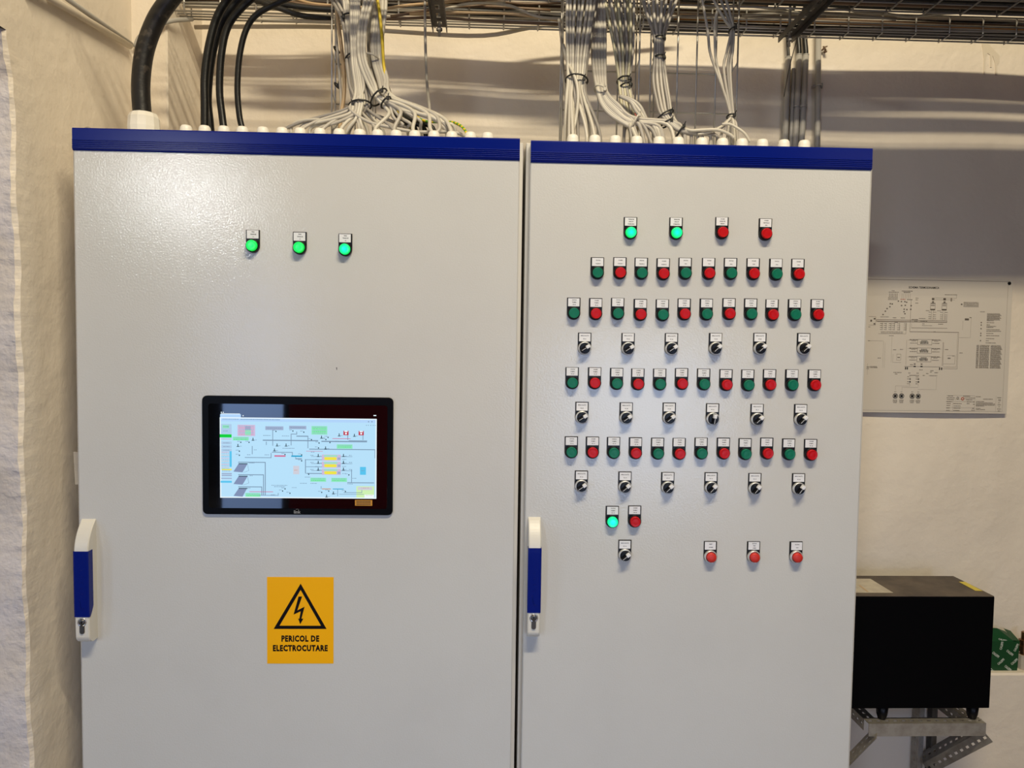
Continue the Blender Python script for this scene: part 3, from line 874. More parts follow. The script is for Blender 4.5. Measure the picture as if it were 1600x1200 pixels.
def bundle(label, group, n, path, r_, mats, ends=None, layers=3, seed=0, ends_y=GY):
    """path: (px, py, Y, half width px, half depth m, jitter px)"""
    rnd = random.Random(seed); per = math.ceil(n / layers)
    offs = []
    for i in range(n):
        L = i // per; c = i % per; cnt = min(per, n - L * per)
        u = -1 + 2 * (c + 0.5) / max(cnt, 1) + (0.5 / per if L % 2 else -0.5 / per)
        v = -1 + 2 * (L + .5) / layers
        offs.append((max(-1, min(1, u)), v))
    for i, (u, v) in enumerate(offs):
        pts = []
        for (px, py, Y, hw, hd, jit) in path:
            pts.append(at(px + u * hw + rnd.uniform(-jit, jit), py, Y + v * hd))
        if ends:
            e = ends[i % len(ends)]
            ex, ey, Y = e[0], e[1], e[2] if len(e) > 2 else ends_y
            last = pts[-1]
            q = at(ex, ey, Y)
            mid = Vector((q.x + (last.x - q.x) * e[3] if len(e) > 3 else q.x + (last.x - q.x) * 0.25, (last.y + q.y * 2) / 3, q.z + (last.z - q.z) * 0.35))
            pts += [mid, q, Vector((q.x, q.y, ZR + 0.022))]
        lay_ = ('front', 'middle', 'rear')[i // per] if layers == 3 else 'front'
        cable(pts, r_ * rnd.uniform(.94, 1.06), mats[i % len(mats)], label='%s, %s from left in its %s layer' % (label, ORD[i % per], lay_), group=group)


def tie(px, py, Y, rx, ry, tilt, label, m='dark', w=0.0022, head=1):
    """a cable tie closed round a bundle: loop, lock head and cut tail"""
    c = at(px, py, Y); s = (Y - CAM.y) / F
    m_ = MB(); pts = []
    for k in range(20):
        a = 2 * PI * k / 20
        x = math.cos(a) * rx * s; pts.append((c.x + x, c.y + math.sin(a) * ry, c.z + x * math.tan(R(tilt)) - 0.28 * rx * s * math.sin(a)))
    m_.tube(pts, w, m, n=6, sub=1, close=True)
    hx = c.x + rx * s * .55 * head; hz = c.z + rx * s * .55 * head * math.tan(R(tilt)) - 0.1 * rx * s; hy = c.y - ry * .85
    m_.box((hx - .0035, hy - .004, hz - .003), (hx + .0035, hy + .002, hz + .005), m, 0.0008)
    m_.tube([(hx, hy - .001, hz + .003), (hx + .003 * head, hy - .006, hz + .011)], 0.0012, m, n=5, sub=1)
    o = m_.build('cable_tie', None, c, world=True)
    return tag(o, label, 'cable tie', 'cable ties')


GREYS = ['cable', 'cable2', 'cable', 'cable3']
PALE = ['cable2', 'cable', 'cable2']
# left cabinet: rear-left bundle
bundle('grey cable of the left trunk bundle', 'cables of the left trunk bundle', 15,
       [(527, -14, .22, 19, .016, 1), (541, 12, .20, 17, .015, 1), (547, 30, .19, 14, .014, .5), (551, 60, .18, 13, .014, 1.5), (553, 92, .17, 13, .014, 1.5),
        (560, 130, .15, 14, .013, 2), (563, 166, .13, 15, .010, .6)], .0040, ['cable3', 'cable', 'cable', 'cable2'],
       ends=[(441, 206, .145), (469, 205, GY), (500, 207, GY), (530, 207, GY), (545, 209, .145), (562, 208, GY), (590, 210, GY), (600, 209, .145), (619, 210, GY), (500, 206, .145),
             (520, 206, .145), (575, 208, .145), (648, 211, .145), (590, 210, .145), (560, 208, .145)], layers=3, seed=3)
# looping fan at the far left of the roof
for k, (e, h) in enumerate(((456, 191), (470, 194), (485, 196))):
    cable([at(536 + k * 3, -8, .19), at(543 + k * 3, 50, .175), at(548 + k * 3, 100, .16), at(554 + k * 3, 150, .135), at(550, 178, .12), at(525 - k * 5, h - 4, .12), at(e + 30, h - 4 + k, .13), at(e + 8, h, .14), at(e - 1, h + 8, .145), at(e, 214, .145)], .004, PALE[k % 3],
          label='pale cable looping to the leftmost fanned glands, ' + ('outermost', 'middle', 'innermost')[k] + ' of three loops', group='cables looping to the leftmost glands')
fan = [(548, 176, 520, 186, 480, 196, 455, 211), (553, 178, 530, 190, 500, 200, 482, 213), (558, 180, 553, 190, 545, 200, 538, 213), (562, 180, 563, 190, 566, 200, 567, 213), (548, 172, 575, 190, 610, 199, 650, 206)]
for k, f in enumerate(fan):
    pts = [at(549 + k * 3, -8, .165), at(549 + k * 3, 50, .155), at(551 + k * 3, 100, .145), at(556 + k * 3, 140, .128), at(f[0] + 4, 160, .115), at(f[0], f[1], .105), at(f[2], f[3], .10), at(f[4], f[5], .10), at(f[6], f[7], .105)]
    if k == 4: pts += [at(690, 206, .11), at(712, 207, .115), at(728, 214, .12)]
    cable(pts, .0041, PALE[k % 3], label='pale cable fanning out in front below the trunk tie, %s from left' % ORD[k], group='cables fanning under the trunk tie')
# left cabinet: right-hand bundle sweeping to the right
tg = [(689, 210, 590), (0, 0, 0)]
sweep = [  # top px offset, end px
    (0, 590, 612, 178), (5, 619, 622, 172), (10, 648, 636, 172), (15, 675, 650, 172), (20, 690, 660, 174), (26, 706, 668, 177), (31, 700, 664, 180), (12, 660, 640, 182), (18, 640, 630, 188), (24, 625, 622, 190)]
for k, (dx_, ex, mx, my) in enumerate(sweep):
    front = k < 3
    if front:
        pts = [at(574 + dx_ * 1.5, -12, .16), at(566 + dx_, 20, .15), at(560 + dx_, 58, .145), at(562 + dx_ * .9, 95, .14), at(575 + dx_, 130, .13), at(588 + dx_ * .6, 152, .12)]
    else:
        pts = [at(572 + dx_, -12, .19), at(571 + dx_, 20, .18), at(569 + dx_ * .9, 60, .17), at(572 + dx_ * .8, 92, .165), at(580 + dx_ * .8, 122, .15), at(592 + dx_ * .6, 148, .13)]
    gl = min((g_ for g_ in gx if g_ < 800), key=lambda g_: abs(g_ - ex))
    Ye = GY if k < 6 else .145
    e = at(gl if k < 6 else ex, 210, Ye)
    pts += [at(mx - 8, my - 8, .12), at((mx + ex) / 2 + 6, my + 4 + (ex - mx) * .1, .11), at(ex - 3, 200, (Ye + .1) / 2), Vector((e.x, e.y, ZR + .03))]
    cable(pts, .0046 if k < 7 else .004, PALE[k % 3] if k < 7 else 'cable', label='pale cable sweeping right from the bend, reaching the gland row %s of ten' % ORD[k], group='cables of the sweeping bundle')
for k in range(4):
    x0 = 578 + k * 5
    cable([at(x0, -12, .21), at(x0, 30, .20), at(x0 - 2, 70, .19), at(x0 + 1, 100, .18), at(x0 + 10, 140, .15), at(x0 + 20, 158, .13), at(x0 + 50, 172, .12), at(x0 + 95, 182 + k * 3, .11), at(690 + k * 6, 196, .11), at(706 + 2 * k, 214, .12)],
          .0046, PALE[k % 3], label='long pale cable on top of the sweeping bundle, %s of four from left' % ORD[k], group='cables of the sweeping bundle')
# loose dark and earth cables of the left trunk
cable([at(528, -10, .23), at(527, 20, .22), at(533, 70, .21), at(538, 120, .20), at(537, 155, .19), at(532, 186, .17), Vector((at(530, 200, .16).x, .16, ZR))], .0047, 'tan', label='tan cable hanging down the left edge of the trunk bundle', group=None)
cable([at(524, 40, .24), at(529, 100, .22), at(533, 160, .20), at(529, 186, .18), Vector((at(524, 200, .17).x, .17, ZR))], .0034, 'cable', label='thin grey cable beside the tan cable left of the trunk bundle')
for k in range(3):
    cable([at(588 + 4 * k, -12, .24), at(590 + 3 * k, 40, .235), at(592 + 3 * k, 100, .22), at(600 + 3 * k, 140, .20), at(613 + 4 * k, 170, .18), at(628 + 9 * k, 190, .16), at(648 + 14 * k, 200, .15), Vector((at(655 + 14 * k, 210, .15).x, .15, ZR))],
          .0062, 'dark', label='black cable behind the sweeping bundle, %s of three from left' % ORD[k], group='black cables behind the sweeping bundle')


def stripe(t): return 'earth' if int(t * 46) % 3 else 'earthg'


cable([at(586, -12, .17), at(592, 12, .165), at(597, 60, .16), at(600, 105, .155), at(606, 140, .15), at(613, 163, .155), at(625, 182, .16), at(640, 196, .16), Vector((at(648, 210, .16).x, .16, ZR))], .0036, 'earth',
      label='yellow earth cable running down the right edge of the trunk bundle')
cable([at(640, 172, .16), at(660, 188, .15), at(688, 191, .14), at(706, 191, .13), at(719, 196, .11), at(728, 206, .09), Vector((at(731, 212, GY).x, GY, ZR + .02))], .0032, 'earthg', mfun=lambda t: 'earth' if int(t * 30) % 2 else 'earthg',
      label='short green and yellow earth cable arching to a gland of the wide cabinet')
cable([at(664.5, -8, .30), at(664, 12, .30), at(664.5, 60, .29), at(666, 110, .27), at(668, 140, .25), at(672, 184, .20), Vector((at(673, 200, .18).x, .18, ZR))], .0036, 'cable',
      label='single grey cable hanging alone right of the trunk bundle')
# ties of the left trunk
tie(545.5, 30, .19, 11, .022, 10, 'black cable tie round the grey left half of the trunk bundle, just under the tray', head=-1)
tie(547, 91, .17, 7, .018, 35, 'small slanting black cable tie halfway down the left half of the trunk bundle')
tie(563, 165, .128, 17, .020, 4, 'black cable tie where the left trunk bundle fans out above the wide cabinet', head=-1)
tie(592, 152, .13, 12, .026, 40, 'black cable tie where the right half of the trunk bends to the right')
tie(603, 160, .12, 7, .016, 45, 'smaller black cable tie just right of the bend of the sweeping bundle')
tie(580, 92, .165, 12, .020, -12, 'white cable tie halfway down the right half of the trunk bundle', m='cable2', head=-1)
tie(577, 6, .18, 10, .020, -6, 'white cable tie at the top of the right half of the trunk bundle', m='cable2')
tie(526, 78, .25, 4, .010, -40, 'tiny black cable tie on the thin wire ladder, upper one')
tie(527, 134, .25, 4, .010, -35, 'tiny black cable tie on the thin wire ladder, lower one')

# thick black cables on the left
cable([Vector((pbig.x, .11, ZR + .03)), at(222, 175, .11), at(220, 130, .11), at(226, 80, .11), at(242, 35, .11), at(262, 4, .11), at(285, -22, .11), at(310, -40, .11)], .0205, 'scuffed', n=20, sub=8,
      label='very thick scuffed black cable curving up from the large gland')
for k, (a, lab) in enumerate((((320, 208, 320, 165, 320, 120, 327, 70, 340, 25, 362, -8, 390, -30), 'black cable nearest the thickest one, left of the middle pair'),
                              ((332, 212, 328, 190, 325, 150, 331, 90, 345, 40, 365, 8, 392, -18), 'black cable squeezed in the middle behind its two neighbours'),
                              ((350, 208, 347, 180, 343, 140, 346, 85, 356, 42, 378, 12, 408, -14), 'black cable to the right of the middle pair'),
                              ((379, 208, 374, 180, 371, 140, 374, 90, 384, 48, 402, 22, 440, 2, 470, -10), 'thin black cable farthest right of the four plain black ones'))):
    Yc = (.085, .14, .085, .085)[k]
    pts = [at(a[i], a[i + 1], Yc + .03 * (i / len(a))) for i in range(0, len(a), 2)]
    pts[0] = Vector((pts[0].x, Yc, ZR + (.03 if k != 1 else 0)))
    cable(pts, (.0092, .0088, .0082, .0068)[k], 'rubber', n=14, sub=6, label=lab + ' above the wide cabinet', group=None)

# right cabinet bundles
bundle('grey cable of the thickest bundle', 'cables of the thick leftmost bundle', 22,
       [(911, -14, .19, 26, .022, 1.5), (907, 30, .18, 23, .020, 1), (903, 80, .165, 18, .018, 1), (901, 125, .15, 14.5, .015, .4), (901, 150, .135, 17, .013, 1)], .0040, PALE + ['cable3'],
       ends=[(883, 212, .12), (889, 214, GY), (895, 213, GY), (903, 213, .12), (917, 214, .10), (922, 214, .12), (929, 214, GY), (938, 214, .12)], layers=3, seed=5)
cable([at(873, 30, .24), at(877, 60, .22), at(880, 110, .2), at(884, 150, .17), at(887, 180, .14), Vector((at(889, 205, .13).x, .13, ZR))], .0034, 'cable', label='loose grey cable just left of the thick leftmost bundle')
cable([at(880, 70, .17), at(886, 95, .155), at(896, 115, .13), at(902, 135, .122), at(903, 160, .115), at(899, 190, .11), at(893, 210, .10)], .0040, 'cable2', label='pale cable crossing over the front of the thick leftmost bundle')
for k in range(9):
    u = -1 + 2 * k / 8
    f = (992, 1000, 1012, 1030, 1043, 1056, 1005, 1020, 1075)[k]
    pts = [at(933 + 10 * u, -14, .21 + .012 * (k % 2)), at(935 + 10 * u, 50, .20), at(936 + 9 * u, 100, .18 + .01 * (k % 2)), at(939 + 7 * u, 135, .16), at(945 + 6 * u, 155 + u * -6, .145),
           at(960 + 6 * u, 172 - 8 * u, .135), at(985 + 5 * u, 190 - 6 * u, .125), at(max(f - 14, 985), 200 - 3 * (k % 3), .12), Vector((at(f, 210, .10).x, .10 if k % 2 else .12, ZR + .02))]
    cable(pts, .0047, GREYS[k % 4], label='grey cable of the right-curving second bundle, %s from left at its top' % ORD[k], group='cables of the second bundle curving right')
bundle('yellowish cable of the bundle with twin ties', 'cables of the third bundle', 15,
       [(966, -14, .22, 26, .016, 2), (971, 30, .21, 22, .015, 1), (975, 80, .20, 15, .014, 1), (975, 125, .19, 9, .012, .4), (977, 140, .185, 9, .012, .4), (982, 175, .17, 10, .012, 1)], .0036, ['olive', 'cable', 'olive', 'cable3'],
       ends=[(985, 212, .15), (995, 212, .14), (1005, 212, .15), (975, 212, .15)], layers=3, seed=9)
for k in range(3):
    cable([at(968, 150, .15), at(985, 155 + 2 * k, .14), at(1000 - 3 * k, 166 + 4 * k, .135), at(1012, 190 + 2 * k, .13), at(1024 + 4 * k, 203, .12), Vector((at(1030 + 4 * k, 212, .12).x, .12, ZR))], .0045, GREYS[k],
          label='grey cable arching before the twin-tie bundle, ' + ('top', 'middle', 'lowest')[k] + ' of three', group='cables arching before the third bundle')
for k, (x, m) in enumerate(((992, 'redc'), (1012, 'redc'), (986, 'olive'))):
    cable([at(988 + 3 * k, 168, .17), at(994 + 3 * k, 188, .16), at(x + 8, 200, .145), Vector((at(x + 14, 214, .14).x, .14, ZR))], .0022, m, label=('left thin red wire', 'right thin red wire', 'thin yellowish wire')[k] + ' low behind the glands of the narrower cabinet', group='thin wires behind the glands' if m == 'redc' else None)
bundle('grey cable of the four-tie bundle', 'cables of the fourth bundle', 12,
       [(1033, -14, .20, 34, .012, 3), (1030, 22, .19, 22, .012, 1), (1030, 60, .18, 8, .011, .3), (1030, 92, .175, 8, .011, .3), (1031, 125, .165, 11, .010, .6), (1036, 155, .15, 11.5, .010, .6), (1042, 180, .135, 9.5, .010, .3), (1062, 202, .12, 6, .008, .4)],
       .0040, ['cable3', 'cable', 'cable'], ends=[(1080, 212, .12), (1097, 213, .12), (1110, 213, .12), (1120, 213, .12), (1068, 213, .13), (1090, 213, .12)], layers=3, seed=12)
cable([at(1066, 200, .12), at(1080, 204, .11), at(1100, 203, .105), at(1122, 203, .10), at(1140, 210, .10), at(1147, 216, .10)], .0040, 'cable2', label='pale cable arching right from the last tie of the fourth bundle')
five = [((1095, -12, 1099, 10, 1106, 50, 1109, 80, 1118, 108, 1130, 140, 1141, 181), 1121), ((1122, 12, 1117, 35, 1117, 60, 1119, 95, 1128, 130, 1138, 160, 1143, 181), 1150),
        ((1110, -12, 1120, 10, 1133, 32, 1142, 48, 1136, 80, 1131, 110, 1142, 181), 1135), ((1122, -12, 1130, 10, 1138, 30, 1144, 47, 1142, 75, 1137, 110, 1144, 181), 1144),
        ((1130, -12, 1137, 8, 1142, 28, 1146, 46, 1145, 78, 1141, 110, 1146, 181), 1155)]
for k, (a, e) in enumerate(five):
    pts = [at(a[i], a[i + 1], .17 - .006 * i / 2) for i in range(0, len(a), 2)] + [at((a[-2] + e) / 2, 196, .12), Vector((at(e, 212, .12).x, .12, ZR + .01))]
    cable(pts, .0034, GREYS[k % 4], label='grey cable of the thin rightmost bundle, %s from left at its foot' % ORD[(0, 3, 1, 2, 4)[k]], group='cables of the thin rightmost bundle')
cable([at(1142, 184, .12), at(1130, 196, .115), at(1110, 206, .11), at(1090, 210, .11)], .0034, 'cable2', label='pale cable reaching left from the tie of the thin rightmost bundle')
cable([at(1128, 194, .10), at(1140, 194, .095), at(1152, 200, .09), at(1164, 209, GY), at(1172, 222, GY)], .0033, 'cable2', label='pale cable arching down to the right of the thin rightmost bundle')
tie(901, 126, .148, 17, .024, -4, 'black cable tie round the thick leftmost bundle of the narrower cabinet')
tie(975, 126, .188, 10.5, .020, 5, 'upper black cable tie of the third bundle above the narrower cabinet')
tie(977, 136, .186, 10, .020, 14, 'lower black cable tie of the third bundle above the narrower cabinet')
tie(1030, 62, .18, 9, .018, 0, 'topmost black cable tie of the fourth bundle above the narrower cabinet')
tie(1030, 92, .175, 9, .018, 0, 'second black cable tie from the top on the fourth bundle')
tie(1039, 181, .137, 12.5, .018, 28, 'long slanting black cable tie where the fourth bundle bends')
tie(1042, 193, .132, 9, .016, 28, 'short slanting black cable tie just under the bend of the fourth bundle')
tie(1063, 204, .12, 6, .014, 55, 'last black cable tie of the fourth bundle, close to the glands')
tie(1142, 182, .135, 6, .012, 2, 'lower black cable tie of the thin rightmost bundle')
tie(1144, 47, .15, 5, .012, 20, 'upper black cable tie of the thin rightmost bundle')
tie(938, 141, .155, 9, .020, -20, 'white cable tie round the second bundle above the narrower cabinet', m='cable2')
tie(992, 190, .125, 8, .018, 60, 'white cable tie low on the second bundle where it runs along the roof', m='cable2')

# ------------------------------------------------------------------ wire ladders down to the roofs
def ladder(xs, Y, ytop, rungs, label, r_=.0022, xspan=None):
    m_ = MB(); ps = []
    for x in xs:
        p = at(x, 120, Y); ps.append(p.x)
        m_.tube([(p.x, Y, 2.60), (p.x, Y, ZR + .001)], r_, 'wire', n=6, sub=1)
    xa, xb = min(ps), max(ps)
    for zr in rungs:
        m_.tube([(xa, Y - .045, zr + .014), (xa, Y + .004, zr), (xb, Y + .004, zr), (xb, Y - .045, zr + .014)], r_, 'wire', n=6, sub=1)
    for x in (xa, xb):
        m_.tube([(x, Y - .045, 2.60), (x, Y - .045, ZR + .001)], r_, 'wire', n=6, sub=1)
    o = m_.build('wire_cable_ladder', None, ((xa + xb) / 2, Y, ZR), world=True)
    return tag(o, label, 'cable tray', 'upright wire ladders')


rg = [2.05, 2.15, 2.25, 2.35, 2.45, 2.55]
ladder((524, 555, 587), .27, 0, rg, 'upright wire ladder behind the trunk bundle of the wide cabinet')
ladder((876, 905, 935, 965, 993), .27, 0, rg, 'upright wire ladder behind the three leftmost bundles of the narrower cabinet')
ladder((1016, 1058, 1088, 1118, 1143), .27, 0, rg, 'upright wire ladder behind the fourth bundle and the thin rightmost bundle')

# ------------------------------------------------------------------ overhead trays
def tray(x0, x1, y0, y1, z, h, step, name, label, m='wire', longs=3, r_=.0025, px0=0.0):
    m_ = MB()
    n = int((x1 - x0) / step)
    for k in range(n + 1):
        x = x0 + px0 + k * step
        m_.tube([(x, y0, z + h), (x, y0, z), (x, y1, z), (x, y1, z + h)], r_, m, n=5, sub=1)
    ys = [y0 + (y1 - y0) * k / longs for k in range(longs + 1)]
    for y in ys: m_.tube([(x0, y, z + r_ * 1.6), (x1, y, z + r_ * 1.6)], r_, m, n=6, sub=1)
    for y in (y0, y1):
        for zz_ in (z + h * .5, z + h): m_.tube([(x0, y, zz_), (x1, y, zz_)], r_, m, n=6, sub=1)
    o = m_.build(name, None, ((x0 + x1) / 2, (y0 + y1) / 2, z), world=True)
    return tag(o, label, 'cable tray', 'overhead wire cable trays')


xt = at(268, 30, .50).x
tray(xt, 2.6, .50, .553, 2.462, .054, .1, 'wire_cable_tray', 'narrow wire cable tray running along the back wall', px0=.035)
tray(-0.85, 2.6, -.09, .31, 2.436, .054, .1, 'wire_cable_tray', 'wide wire cable tray overhead, in front of the narrow one', m='wiredark', longs=8, px0=.02)

# cables lying in the trays
rnd = random.Random(21)
XS = [-.95, -.8, -.6, -.25, .1, .45, .8, 1.15, 1.5, 1.85, 2.2, 2.6]
tray_lab = 'cable lying lengthwise in the narrow tray along the back wall'


def lay(y, z, r_, m, amp, name_lab, grp, x0=-.95, sag=0):
    pts = []; ph = rnd.uniform(0, 6)
    for x in [q for q in XS if q >= x0 - .01]:
        pts.append((x, y + amp * .6 * math.sin(ph + x * 3.1) + rnd.uniform(-.003, .003), z + amp * math.sin(ph + x * 2.3) + sag * math.sin(x * 2.5 + .5)))
    return cable(pts, r_, m, label=name_lab, group=grp, sub=4, n=7)


for k in range(14):
    m = ['cable', 'dark', 'cable2', 'cable3', 'dark', 'cable2', 'brown'][k % 7]
    nm = {'cable': 'grey ', 'brown': 'brown ', 'cable2': 'pale ', 'cable3': 'dull grey ', 'dark': 'black '}[m]
    lay(.515 + .010 * (k % 3), 2.490 + .0075 * (k // 3) + .003 * (k % 3), .0038, m, .004, nm + 'cable in the narrow tray, %s in the %s layer from below' % (('frontmost', 'middle one', 'nearest the wall')[k % 3], ORD[k // 3]), 'cables in the narrow tray')
lay(.508, 2.487, .0034, 'orange', .004, 'orange cable lying in the narrow tray, at its right end', None, x0=.45)
lay(.516, 2.481, .0036, 'cable2', .004, 'lowest pale cable in the narrow tray, beside the orange one', None)
# thick black cable in the bottom of the narrow tray, lifted towards its left end
cable([(-.56, .525, 2.535), (-.42, .525, 2.505), (-.25, .525, 2.50), (0.0, .525, 2.492), (.14, .525, 2.478), (.3, .527, 2.476), (1.0, .527, 2.476), (1.8, .527, 2.476), (2.6, .527, 2.476)], .0135, 'dark', n=12, label='thick black cable along the bottom of the narrow tray')
cable([(-.95, .60, 2.462), (-.8, .60, 2.468), (-.55, .60, 2.474), (-.35, .60, 2.466), (-.1, .60, 2.462), (.1, .6, 2.50), (.5, .6, 2.54)], .0062, 'conduitw', n=10, label='pale painted conduit along the wall under the left end of the narrow tray')
tl2 = 'cable lying in the wide overhead tray'
for k in range(18):
    y = -.078 + .0218 * k
    m = ['dark', 'dark', 'dark', 'brown', 'dark', 'cable3'][k % 6] if k < 14 else ['dark', 'brown', 'dark', 'cable3'][k % 4]
    nm = {'cable3': 'dull grey ', 'brown': 'brown ', 'dark': 'black '}[m]
    r_ = .0085 if m == 'dark' else .0065
    lay(y, 2.4395 + .006 + r_, r_, m, .0015, nm + tl2 + ', %s from its front edge' % ORD[k], 'cables in the wide overhead tray', x0=(.45 if k % 3 == 0 else -.25 if k % 3 == 1 else -.8))
for k in range(16):
    y = -.075 + .0240 * k
    lay(y, 2.475 + .004 * (k % 2), .0115, 'dark', .001, 'thick black cable in the upper layer of the wide tray, %s from the front' % ORD[k], 'thick black cables in the wide overhead tray', x0=.8)
# heavier cables in the gap between the trays, added to narrow lit wall streaks
lay(.322, 2.508, .0105, 'dark', .002, 'added thick black cable lying against the rear rim of the wide tray', None, x0=.45)  # added to block a bright streak on the wall behind
for k, (y, z, r_, m, x0) in enumerate(((.352, 2.492, .0095, 'dark', .1), (.378, 2.500, .0085, 'brown', -.8), (.400, 2.512, .0095, 'dark', -.25), (.430, 2.506, .0085, 'dark', .45), (.452, 2.520, .0085, 'brown', -.25), (.340, 2.520, .0105, 'dark', -.6), (.415, 2.535, .0105, 'dark', .1), (.476, 2.535, .0085, 'dark', -.6))):
    lay(y, z, r_, m, .004, ('thick black ' if m == 'dark' else 'thick brown ') + 'cable in the gap between the trays, %s of eight from the front' % ORD[(1, 2, 3, 5, 6, 0, 4, 7)[k]], 'thick cables between the trays', x0=x0)
LW = ['the earth cable to the lone hanging cable', 'the left bracket rightwards, climbing', 'left of the thickest bundle, sagging down to it', 'the thin rightmost bundle to the right bracket', 'the right bracket towards the frame edge, upper',
      'above the poster towards the frame edge', 'the right bracket towards the frame edge, lower', 'the left bracket to the thickest bundle, lowest tan', 'the black cables to the left trunk, lowest', 'the black cables to the left trunk, middle',
      'the black cables across the left trunk, upper', 'the black cables across the left trunk, topmost', 'just left of the left trunk, short', 'the left trunk to the thickest bundle, upper', 'the left trunk to the thickest bundle, lower', 'left of the thickest bundle, almost level',
      'the four-tie bundle rightwards, upper', 'the four-tie bundle rightwards, lower']
# loose cables strung between the two trays
for k, (a, m) in enumerate((((600, 14, 640, 8, 700, 3, 760, -4), 'tan'), ((690, 16, 720, 8, 745, 5, 790, 4), 'cable2'), ((760, 4, 800, 10, 840, 26, 885, 30), 'cable'), ((1090, 14, 1150, 9, 1210, 14, 1260, 24), 'cable2'),
                            ((1260, 16, 1320, 15, 1350, 20, 1380, 21), 'cable2'), ((1375, 20, 1420, 26, 1460, 22, 1500, 20), 'cable2'), ((1160, 24, 1230, 20, 1300, 22, 1400, 30), 'cable'), ((640, 22, 720, 20, 800, 22, 880, 33), 'tan'),
                            ((400, 30, 450, 32, 500, 34, 540, 34), 'cable2'), ((410, 4, 440, 14, 470, 24, 520, 30), 'dark'), ((400, 2, 450, 8, 500, 14, 560, 16), 'dark'), ((420, -4, 470, 6, 510, 10, 560, 6), 'brown'), ((450, -6, 480, 4, 510, 8, 570, 12), 'tan'),
                            ((610, 26, 700, 12, 760, 10, 860, 16), 'brown'), ((600, 30, 680, 28, 780, 34, 880, 38), 'brown'), ((700, 2, 760, 0, 820, 6, 880, 4), 'brown'), ((1000, 6, 1080, 4, 1130, 10, 1200, 8), 'brown'), ((1060, 26, 1120, 24, 1200, 27, 1290, 26), 'cable3'))):
    nm = {'tan': 'tan', 'cable2': 'pale', 'cable': 'grey', 'orange': 'orange', 'dark': 'black', 'brown': 'brown', 'cable3': 'dull grey'}[m]
    cable([at(a[i], a[i + 1], .44 + .004 * k / 2) for i in range(0, 8, 2)], .0042 if m != 'dark' else .008, m, label='loose %s cable between the trays, from %s' % (nm, LW[k]), group='loose cables between the trays')


# ------------------------------------------------------------------ perforated steel
def perforated(m_, o, u, v, L, w, pitch, hl, hw, mt, t=.002, off=.5):
    """flat strip from o along unit u (length L), width w along unit v, with oblong holes through its middle"""
    u, v = Vector(u).normalized(), Vector(v).normalized(); nrm = u.cross(v).normalized(); o = Vector(o)
    cuts = [0.0]; holes = []
    x = pitch * off
    while x + hl / 2 < L:
        cuts += [x - hl / 2, x + hl / 2]; holes.append(len(cuts) - 2); x += pitch
    cuts.append(L); vb = [0, (w - hw) / 2, (w + hw) / 2, w]
    for s_, fl in ((0, 1), (t, -1)):
        b0 = []
        vs = [o + u * c_ + v * q + nrm * s_ for c_ in cuts for q in vb]
        fs = []
        for i in range(len(cuts) - 1):
            for j in range(3):
                if i in holes and j == 1: continue
                f = (i * 4 + j, (i + 1) * 4 + j, (i + 1) * 4 + j + 1, i * 4 + j + 1); fs.append(f if fl > 0 else f[::-1])
        m_.add(vs, fs, mt)
    for (c0, c1, q0, q1) in [(0, L, 0, 0), (0, L, w, w), (0, 0, 0, w), (L, L, 0, w)] + [x_ for i in holes for x_ in ((cuts[i], cuts[i + 1], vb[1], vb[1]), (cuts[i], cuts[i + 1], vb[2], vb[2]), (cuts[i], cuts[i], vb[1], vb[2]), (cuts[i + 1], cuts[i + 1], vb[1], vb[2]))]:
        a = o + u * c0 + v * q0; b_ = o + u * c1 + v * q1
        m_.quad([a, b_, b_ + nrm * t, a + nrm * t], mt)


def slotted_angle(name, parent, a, b_, flange, face, w, mt='zinc', holes=(1, 1)):
    """L-section from a to b_: one flange along `flange`, the other along `face`"""
    m_ = MB(); a, b_ = Vector(a), Vector(b_); u = b_ - a; L = u.length; u.normalize()
    for d, hh in ((flange, holes[0]), (face, holes[1])):
        d = Vector(d); d = (d - u * d.dot(u)).normalized()
        if hh: perforated(m_, a, u, d, L, w, .025, .012, .007, mt)
        else: perforated(m_, a, u, d, L, w, 9, .01, .007, mt)
    return m_.build(name, parent, WL[parent.name], world=True)


# tray brackets: channels coming out of the back wall
def bracket(xpx, label, perf):
    X = at(xpx, 45, YW).x if not perf else at(xpx, 30, .45).x
    o = empty('tray_bracket', (X, .30, 2.418), label, 'bracket', 'hanging brackets under the trays')
    m_ = MB(); w = .041; zb = 2.4145; y0 = -.16; y1 = .47 if perf else .60
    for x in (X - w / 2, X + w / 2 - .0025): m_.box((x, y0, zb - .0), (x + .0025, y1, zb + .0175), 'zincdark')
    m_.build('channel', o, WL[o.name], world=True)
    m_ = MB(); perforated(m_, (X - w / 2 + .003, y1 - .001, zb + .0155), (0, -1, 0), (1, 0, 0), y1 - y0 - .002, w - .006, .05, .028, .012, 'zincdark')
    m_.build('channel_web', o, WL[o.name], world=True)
    for yy in (y1 - .03, -.14):
        m_ = MB(); m_.tube([(X, yy, zb - .022), (X, yy, ZC - .002)], .004, 'wiredark', n=8, sub=1); m_.lathe([(.0085, 0), (.0085, .007)], 'wiredark', 'Z', n=6, c=(X, yy, zb - .007), smooth=False)
        m_.build('hanger_rod', o, WL[o.name], world=True)


bracket(687, 'dark steel bracket under the trays, between the two cabinets', True)
bracket(1232, 'dark steel bracket under the trays, above the right end of the narrower cabinet', True)

